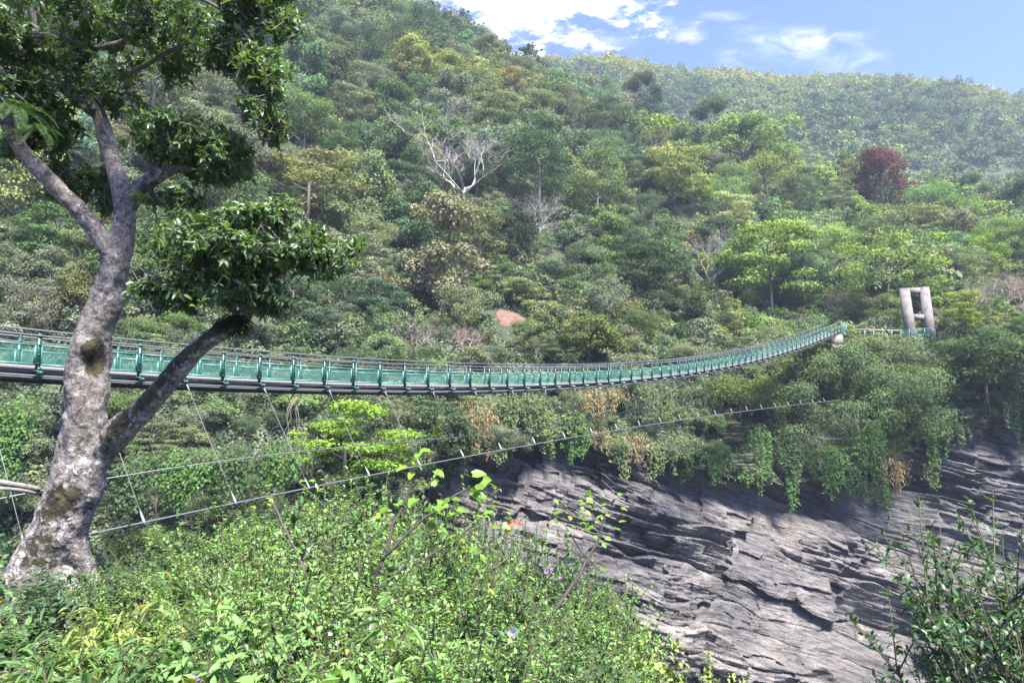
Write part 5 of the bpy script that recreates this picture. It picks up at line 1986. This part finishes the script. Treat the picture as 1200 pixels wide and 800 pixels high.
# ================================================================== shrubs and herbs of the near bank
def stems_shrub(seed, nst, height, spread, per, leaf, wid, tmpl, curl=0.25, twigs=3, droop=0.25, start=0.25, up=0.35, angle=0.75):
    """curved stems with side twigs; leaves set along both"""
    rng = np.random.default_rng(seed)
    sb, fb = MB(), MB()
    for s in range(nst):
        th = rng.uniform(0, 6.28)
        rr = spread * math.sqrt(rng.random())
        tip = np.array([math.cos(th) * rr, math.sin(th) * rr, height * (1 - 0.45 * (rr / spread) ** 2) * rng.uniform(0.7, 1.05)])
        base = np.array([math.cos(th) * rr * 0.25, math.sin(th) * rr * 0.25, -0.1]) + 0.05 * rng.normal(size=3)
        mid = base * 0.45 + tip * 0.55 + np.array([0, 0, height * 0.14]) + 0.06 * height * rng.normal(size=3)
        t = np.linspace(0, 1, 7)[:, None]
        main = (1 - t) ** 2 * base + 2 * t * (1 - t) * mid + t * t * tip
        crv = [main]
        for k in range(twigs):
            f = rng.uniform(0.3, 0.9)
            p0 = main[int(f * 6)]
            dd = unit((tip - base) * 0.8 / height + rng.normal(size=3) * angle + np.array([0, 0, up]))
            ln = height * rng.uniform(0.18, 0.42)
            q = np.linspace(0, 1, 5)[:, None]
            crv.append(p0 + dd * ln * q + np.array([0, 0, -1]) * droop * ln * q * q * 0.5)
        for ci_, c in enumerate(crv):
            sb.tube(c, np.linspace(0.008 if ci_ == 0 else 0.004, 0.002, len(c)) * (0.7 + height * 0.4), 4, cap=False, rnd=rng.random())
            n = int(per * (1 if ci_ == 0 else 0.6))
            f = rng.uniform(start if ci_ == 0 else 0.1, 1, n) ** 0.8
            fi = f * (len(c) - 1)
            i = np.minimum(fi.astype(int), len(c) - 2)
            P = c[i] + (c[i + 1] - c[i]) * (fi - i)[:, None]
            ax = unit(c[i + 1] - c[i])
            th2 = rng.uniform(0, 6.28, n)
            a = unit(np.cross(ax, np.array([0.3, 0.1, 0.2]) + 0 * ax))
            b = np.cross(ax, a)
            D = unit(np.cos(th2)[:, None] * a + np.sin(th2)[:, None] * b + ax * rng.uniform(0.2, 0.9, (n, 1)) + np.array([0, 0, -droop]) + curl * rng.normal(size=(n, 3)))
            Nn = unit(np.array([0, 0, 1.0]) + ax * 0.3 + 0.4 * rng.normal(size=(n, 3)))
            L_ = leaf * rng.uniform(0.55, 1.25, n)
            fb.leaves(P, D, Nn, L_, L_ * wid * rng.uniform(0.85, 1.15, n), tmpl, np.clip(0.35 * rng.random() + 0.35 * f + 0.3 * rng.random(n), 0, 1))
    return sb.mesh("stems", True), fb.mesh("shrub_leaves")


M_STEM = plain("shrub_stems", (0.06, 0.052, 0.03), 0.85, 0, 0.3, 20)
M_HERB = leaf_material("herb_leaves", mode="object", spread=0.45, gloss=0.035, rough=0.5, trans=0.4, warm=(1.1, 1.02, 0.82), alt=(0.30, 0.24, 0.05), altamt=0.018)
M_SHINY = leaf_material("shiny_shrub_leaves", mode="object", spread=0.45, gloss=0.08, rough=0.4, trans=0.32)
SHRUB = {}


def sproto(kind, mat, *a, **k):
    st, fo = stems_shrub(*a, **k)
    st.materials.append(M_STEM)
    fo.materials.append(mat)
    SHRUB.setdefault(kind, []).append((st, fo, a[2], a[3]))


for s in range(2):
    sproto("fine", M_HERB, 40 + s, 60, 1.3, 0.75, 44, 0.036, 0.5, "quad", twigs=5, start=0.35)
for s in range(3):
    sproto("broad", M_HERB, 50 + s, 26, 1.0, 0.6, 20, 0.066, 0.56, "leaf", twigs=3)
for s in range(2):
    sproto("lance", M_HERB, 60 + s, 20, 0.9, 0.6, 18, 0.13, 0.19, "leaf", twigs=2, droop=0.4, start=0.35)
for s in range(2):
    sproto("mixed", M_HERB, 70 + s, 40, 1.2, 0.65, 26, 0.046, 0.45, "leaf", twigs=4, start=0.3)
sproto("glossy", M_SHINY, 80, 18, 1.6, 0.9, 36, 0.05, 0.5, "leaf", twigs=8, start=0.3, droop=0.1, up=0.2)
sproto("twiggy", M_HERB, 81, 26, 1.5, 0.6, 12, 0.05, 0.45, "leaf", twigs=5, start=0.45, angle=1.0)
SW = {"fine": "fine-leaved shrub", "broad": "broad-leaved herb", "lance": "long narrow-leaved plant", "mixed": "leafy shrub", "glossy": "glossy-leaved shrub", "twiggy": "loose twiggy shrub"}
CT = {"bright": (0.135, 0.235, 0.070), "yellowish": (0.190, 0.240, 0.070), "mid green": (0.090, 0.168, 0.058), "dark green": (0.054, 0.105, 0.042), "pale": (0.155, 0.220, 0.110), "bluish green": (0.078, 0.148, 0.080)}
TOP_U = [-60, 0, 30, 60, 110, 140, 170, 210, 260, 320, 380, 430, 480, 530, 580, 630, 680, 720, 760, 800, 860, 960]
TOP_V = [640, 690, 690, 672, 645, 605, 598, 600, 594, 574, 562, 556, 546, 566, 592, 620, 664, 712, 758, 790, 800, 840]
nrng = np.random.default_rng(15)
items = []


def near_region(u, v):
    w = "at the bottom-left corner" if u < 90 and v > 690 else "at the big tree's foot" if u < 150 else "below the leaning limb" if u < 290 else "below the lime tree" if u < 420 else "at the bank's crest" if v < 640 and u < 620 else "in the middle of the thicket" if u < 560 else "at the thicket's right slope"
    return w + (", at the picture's lower edge" if v > 745 else "")


def shrub(kind, u, vtop, d, tint, var=None, zmax=2.4, wide=1.0):
    r = ray(u, vtop)
    p = r * d
    g = float(bank_z(p[0], p[1]))
    h = p[2] - g
    if h < 0.25:
        h = 0.25
    if h > zmax:
        g = p[2] - zmax
        h = zmax
    lst = SHRUB[kind]
    st, fo, H0, S0 = lst[int(nrng.integers(0, 99) if var is None else var) % len(lst)]
    o = thing("leafy_shrub" if kind != "lance" else "leafy_plant", None, "shrub", (p[0], p[1], g - 0.03), "shrubs and herbs on the near bank", nrng.uniform(0, 6.28))
    sz = h / (H0 * 0.95)
    sx = np.clip(sz, 0.7, 1.35) * wide
    o.scale = (sx, sx, sz)
    link("stem", st, o)
    f = link("foliage", fo, o)
    f.color = tuple(np.array(CT[tint]) * nrng.uniform(0.85, 1.2)) + (1,)
    items.append((tint + " " + SW[kind] + " " + near_region(u, vtop), u, o))
    return o


for (d0, d1, n, dv, jit) in ((8.3, 10.0, 18, 4, 14), (6.8, 8.2, 18, 30, 18), (5.4, 6.6, 19, 66, 22), (4.4, 5.3, 18, 105, 24), (3.6, 4.3, 16, 140, 20)):
    for i in range(n):
        u = -50 + (i + nrng.uniform(0.1, 0.9)) * (890 / n)
        v = float(np.interp(u, TOP_U, TOP_V)) + dv * nrng.uniform(0.75, 1.2) + nrng.uniform(-jit * 0.2, jit)
        d = nrng.uniform(d0, d1)
        if u < 140 and d > 7.9:
            if 20 < u:
                continue
        if u > 700 and v > 815:
            continue
        # neighbours of one patch are mostly one species
        patch = float(vnoise(u / 105.0 + 7.7 * d0, d0 * 3.1, 0.5, 733)) * 0.5 + 0.5
        pk = float(hash2(np.array([int((u + 60) // 96)]), np.array([int(d0 * 3)]), 737)[0])
        if nrng.random() < 0.28:
            pk = nrng.random()
        if u < 300:
            kind = "lance" if pk < 0.34 else "broad" if pk < 0.6 else "mixed" if pk < 0.78 else "fine" if pk < 0.93 else "twiggy"
            tint = ["bright", "mid green", "yellowish", "bright", "mid green", "dark green", "bright"][int(patch * 6.99)]
        else:
            kind = "fine" if pk < 0.32 else "broad" if pk < 0.6 else "mixed" if pk < 0.84 else "lance" if pk < 0.91 and u < 480 else "twiggy"
            tint = ["bright", "dark green", "bright", "mid green", "bright", "dark green", "mid green"][int(patch * 6.99)]
        v += (pk - 0.5) * 26
        shrub(kind, u, v, d, tint)
# a few the photo shows clearly
for (kind, u, v, d, ti, wd_, lb) in (
        ("fine", 375, 578, 8.6, "bright", 1.3, "large bright fine-leaved shrub mound below the lime tree"),
        ("fine", 330, 596, 8.2, "bright", 1.1, "bright fine-leaved shrub at the left of the large bright mound"),
        ("fine", 420, 572, 7.6, "bright", 1.2, "bright fine-leaved shrub at the right of the large bright mound"),
        ("fine", 290, 606, 7.4, "bright", 1.2, "bright fine-leaved shrub below the leaning limb's elbow"),
        ("fine", 385, 612, 6.6, "pale", 1.2, "pale fine-leaved shrub in front of the large bright mound"),
        ("lance", 60, 655, 6.6, "bluish green", 1.0, "bluish long-leaved plant standing at the foot of the big trunk"),
        ("lance", 165, 690, 5.6, "yellowish", 1.0, "yellowish narrow-leaved plant right below the big trunk"),
        ("glossy", 1185, 590, 6.2, "dark green", 1.0, "glossy dark shrub reaching in from the right edge over the cliff"),
        ("glossy", 1112, 735, 6.4, "mid green", 0.75, "lower glossy shrub at the photo's bottom-right corner"),
        ("glossy", 1220, 630, 5.4, "dark green", 0.9, "glossy shrub cut off by the right edge of the photo"),
        ("broad", 755, 745, 7.2, "yellowish", 0.8, "yellow green broad-leaved shrub alone at the thicket's right end"),
        ("broad", 850, 768, 7.5, "yellowish", 0.7, "small yellow green shrub at the bottom edge under the bare rock")):
    o = shrub(kind, u, v, d, ti, wide=wd_, zmax=2.8)
    items.pop()
    o["label"] = lb
for i in range(10):
    shrub(nrng.choice(["broad", "mixed", "fine", "lance"]), -60 - 26 * i + nrng.uniform(-10, 10), nrng.uniform(640, 720), nrng.uniform(5.5, 9.5), nrng.choice(["bright", "mid green", "pale"]))
    it = items.pop()
    items.append((it[0].split(" at the")[0] + " outside the picture's left edge, beyond the big trunk", it[1], it[2]))
order_labels(items)

# ground cover between the shrubs
n = 32000
X = nrng.uniform(-13, 5, n)
Y = 2.2 + 10 * nrng.random(n) ** 0.8
M_COVER = leaf_material("ground_cover_leaves", mode="attr", spread=0.45, gloss=0.06, trans=0.4, alt=(0.22, 0.13, 0.05), altamt=0.04)
scatter_cover("ground_cover", X, Y, bank_z, 0.075, [CT["mid green"], CT["dark green"], CT["bright"], CT["bluish green"], CT["yellowish"]], "small leafy ground cover between the near shrubs", 403, "leaf", 0.16, M_COVER)

# ---- saplings with dark bare stems
M_DSTEM = plain("dark_stems", (0.055, 0.042, 0.035), 0.8, 0, 0.3, 20)
M_LIMEL = leaf_material("lime_sapling_leaves", color=(0.13, 0.24, 0.03), mode="const", spread=0.35, gloss=0.06, trans=0.45)


def sapling(paths, leaves, label, tmpl="heart"):
    t = thing("sapling", label, "sapling", (0, 0, 0), "thin saplings in the near thicket")
    rng = np.random.default_rng(len(label))
    sb, fb = MB(), MB()
    for p in paths:
        Q, r = resample(*px_path(p), 0.08)
        Q[1:-1] += 0.008 * rng.normal(size=Q[1:-1].shape)
        sb.tube(Q, r, 6)
    for (u, v, d, n, lf, rp) in leaves:
        c = at(u, v, d)
        P = c + rng.normal(size=(n, 3)) * rp * d / FOC
        D = unit(rng.normal(size=(n, 3)) * np.array([1, 1, 0.35]) + np.array([0.3, -0.2, -0.15]))
        Nn = unit(np.array([0, -0.45, 0.9]) + 0.35 * rng.normal(size=(n, 3)))
        L_ = lf * rng.uniform(0.6, 1.2, n)
        fb.leaves(P, D, Nn, L_, L_ * (0.75 if tmpl == "heart" else 0.45), tmpl)
    sb.build("stem", M_DSTEM, t, True)
    fb.build("foliage", M_LIMEL, t)


sapling([[(405, 790, 4, 5.2), (425, 730, 3.4, 5.3), (445, 660, 2.8, 5.4), (468, 600, 2.0, 5.5), (492, 548, 1.2, 5.6)], [(448, 655, 2.2, 5.4), (490, 612, 1.8, 5.45), (525, 585, 1.4, 5.5), (560, 567, 1.0, 5.5)],
         [(430, 700, 2.0, 5.35), (480, 660, 1.6, 5.3), (540, 632, 1.1, 5.3), (575, 610, 0.8, 5.3)]],
        [(490, 548, 5.55, 9, 0.10, 14), (560, 568, 5.5, 10, 0.11, 14), (525, 590, 5.5, 9, 0.11, 16), (505, 606, 5.45, 6, 0.11, 12), (470, 590, 5.5, 8, 0.08, 16), (578, 606, 5.3, 8, 0.08, 12), (540, 630, 5.3, 8, 0.08, 16), (445, 640, 5.4, 8, 0.07, 22)],
        "dark-stemmed sapling with lime heart-shaped leaves rising above the middle of the thicket")
sapling([[(372, 700, 3, 5.6), (352, 660, 2.4, 5.7), (333, 618, 1.8, 5.8), (318, 588, 1.2, 5.9)], [(352, 660, 1.6, 5.7), (362, 628, 1.2, 5.7), (376, 606, 0.8, 5.7)]],
        [(318, 590, 5.9, 6, 0.06, 10), (376, 606, 5.7, 6, 0.06, 10), (335, 630, 5.8, 5, 0.06, 12)], "thin bare dark stem leaning left of the lime-leaved sapling")
sapling([[(640, 730, 3, 6.6), (668, 690, 2.4, 6.7), (690, 655, 1.8, 6.8), (706, 620, 1.4, 6.9), (712, 600, 1.0, 6.9)], [(690, 655, 1.4, 6.8), (672, 632, 1.0, 6.8), (660, 612, 0.8, 6.8)]],
        [(708, 610, 6.9, 14, 0.07, 16), (676, 612, 6.8, 14, 0.07, 16), (690, 595, 6.9, 14, 0.07, 18), (655, 605, 6.8, 8, 0.06, 12)], "slender sapling with small yellowish leaves against the rock right of the thicket's crest")
# ---- tall feathery herb at the lower left
t = thing("feathery_herb", "upright bright green feathery herb standing tall at the lower left", "plant", (0, 0, 0))
rng = np.random.default_rng(5)
b0, b1 = at(124, 812, 4.4), at(121, 706, 4.5)
sb, fb = MB(), MB()
sb.tube([b0, (b0 + b1) / 2, b1], [0.006, 0.005, 0.002], 5)
n = 330
f = rng.random(n)
P = b0 + (b1 - b0) * f[:, None]
th = rng.uniform(0, 6.28, n)
D = np.stack([np.cos(th), np.sin(th), 0.35 + 0.3 * rng.normal(size=n)], -1)
L_ = 0.105 * (1.05 - f) ** 0.55
fb.leaves(P, D, np.array([0, 0, 1.0]) + 0.3 * rng.normal(size=(n, 3)), L_, 0.011, "blade")
sb.build("stem", M_STEM, t)
fb.build("foliage", leaf_material("feathery_green", color=(0.12, 0.23, 0.045), mode="const", spread=0.3, gloss=0.03, trans=0.4), t)


# ---- flowers
def flower(u, v, d, col, n, size, label, group=None):
    t = thing("wild_flower", label, "flower", at(u, v, d), group)
    rng = np.random.default_rng(int(u * 7 + v))
    fb = MB()
    for k in range(n):
        c = rng.normal(size=3) * (0.028 if n > 1 else 0.0)
        for q in range(5):
            th = q * 1.2566 + rng.uniform(0, 0.4)
            D = np.array([math.cos(th), -0.45, math.sin(th)])
            fb.leaves([c], [D], [[0, -1, 0.2]], [size], [size * 0.7], "heart", np.array([rng.random()]))
    m = bpy.data.materials.get("petal_%02d" % int(col[0] * 50 + col[2] * 20)) or leaf_material("petal_%02d" % int(col[0] * 50 + col[2] * 20), color=col, mode="const", spread=0.12, gloss=0.03, trans=0.3)
    fb.build("petals", m, t)
    sb = MB()
    sb.tube([(0, 0, 0), (0.01, 0.03, -0.12), (0.0, 0.05, -0.3)], 0.003, 4)
    sb.build("stem", M_STEM, t)


flower(598, 617, 6.0, (0.45, 0.10, 0.04), 6, 0.024, "orange-red flower head at the right of the sapling's lime leaves")
flower(645, 671, 5.8, (0.3, 0.17, 0.34), 6, 0.02, "pinkish purple flower head on the thicket's right slope")
flower(601, 742, 4.6, (0.25, 0.2, 0.62), 1, 0.045, "single violet-blue flower low in the thicket")
flower(228, 795, 4.0, (0.2, 0.16, 0.5), 1, 0.04, "single violet flower at the lower edge below the leaning limb")
for k, (u, v) in enumerate(((345, 742), (395, 743), (430, 730), (447, 752), (398, 765), (310, 772), (425, 760))):
    flower(u, v, 4.5, (0.75, 0.73, 0.70), 4, 0.016, "tiny white flower cluster in the lower middle of the thicket", "tiny white flowers in the thicket")
# ================================================================== the air between the slopes
m, nt, out = new_mat("valley_haze")
pv = N(nt, "ShaderNodeVolumePrincipled")
pv.inputs["Color"].default_value = (0.72, 0.84, 1.0, 1)
pv.inputs["Density"].default_value = 0.00027
pv.inputs["Anisotropy"].default_value = 0.2
nt.links.new(pv.outputs[0], out.inputs["Volume"])
mb = MB()
mb.box((60, 260, 155), (700, 0, 0), (0, 520, 0), (0, 0, 192))
hz = mb.build("haze", m)
tag(hz, "thin blue daylight haze filling the valley between the slopes", "haze", None, "stuff")
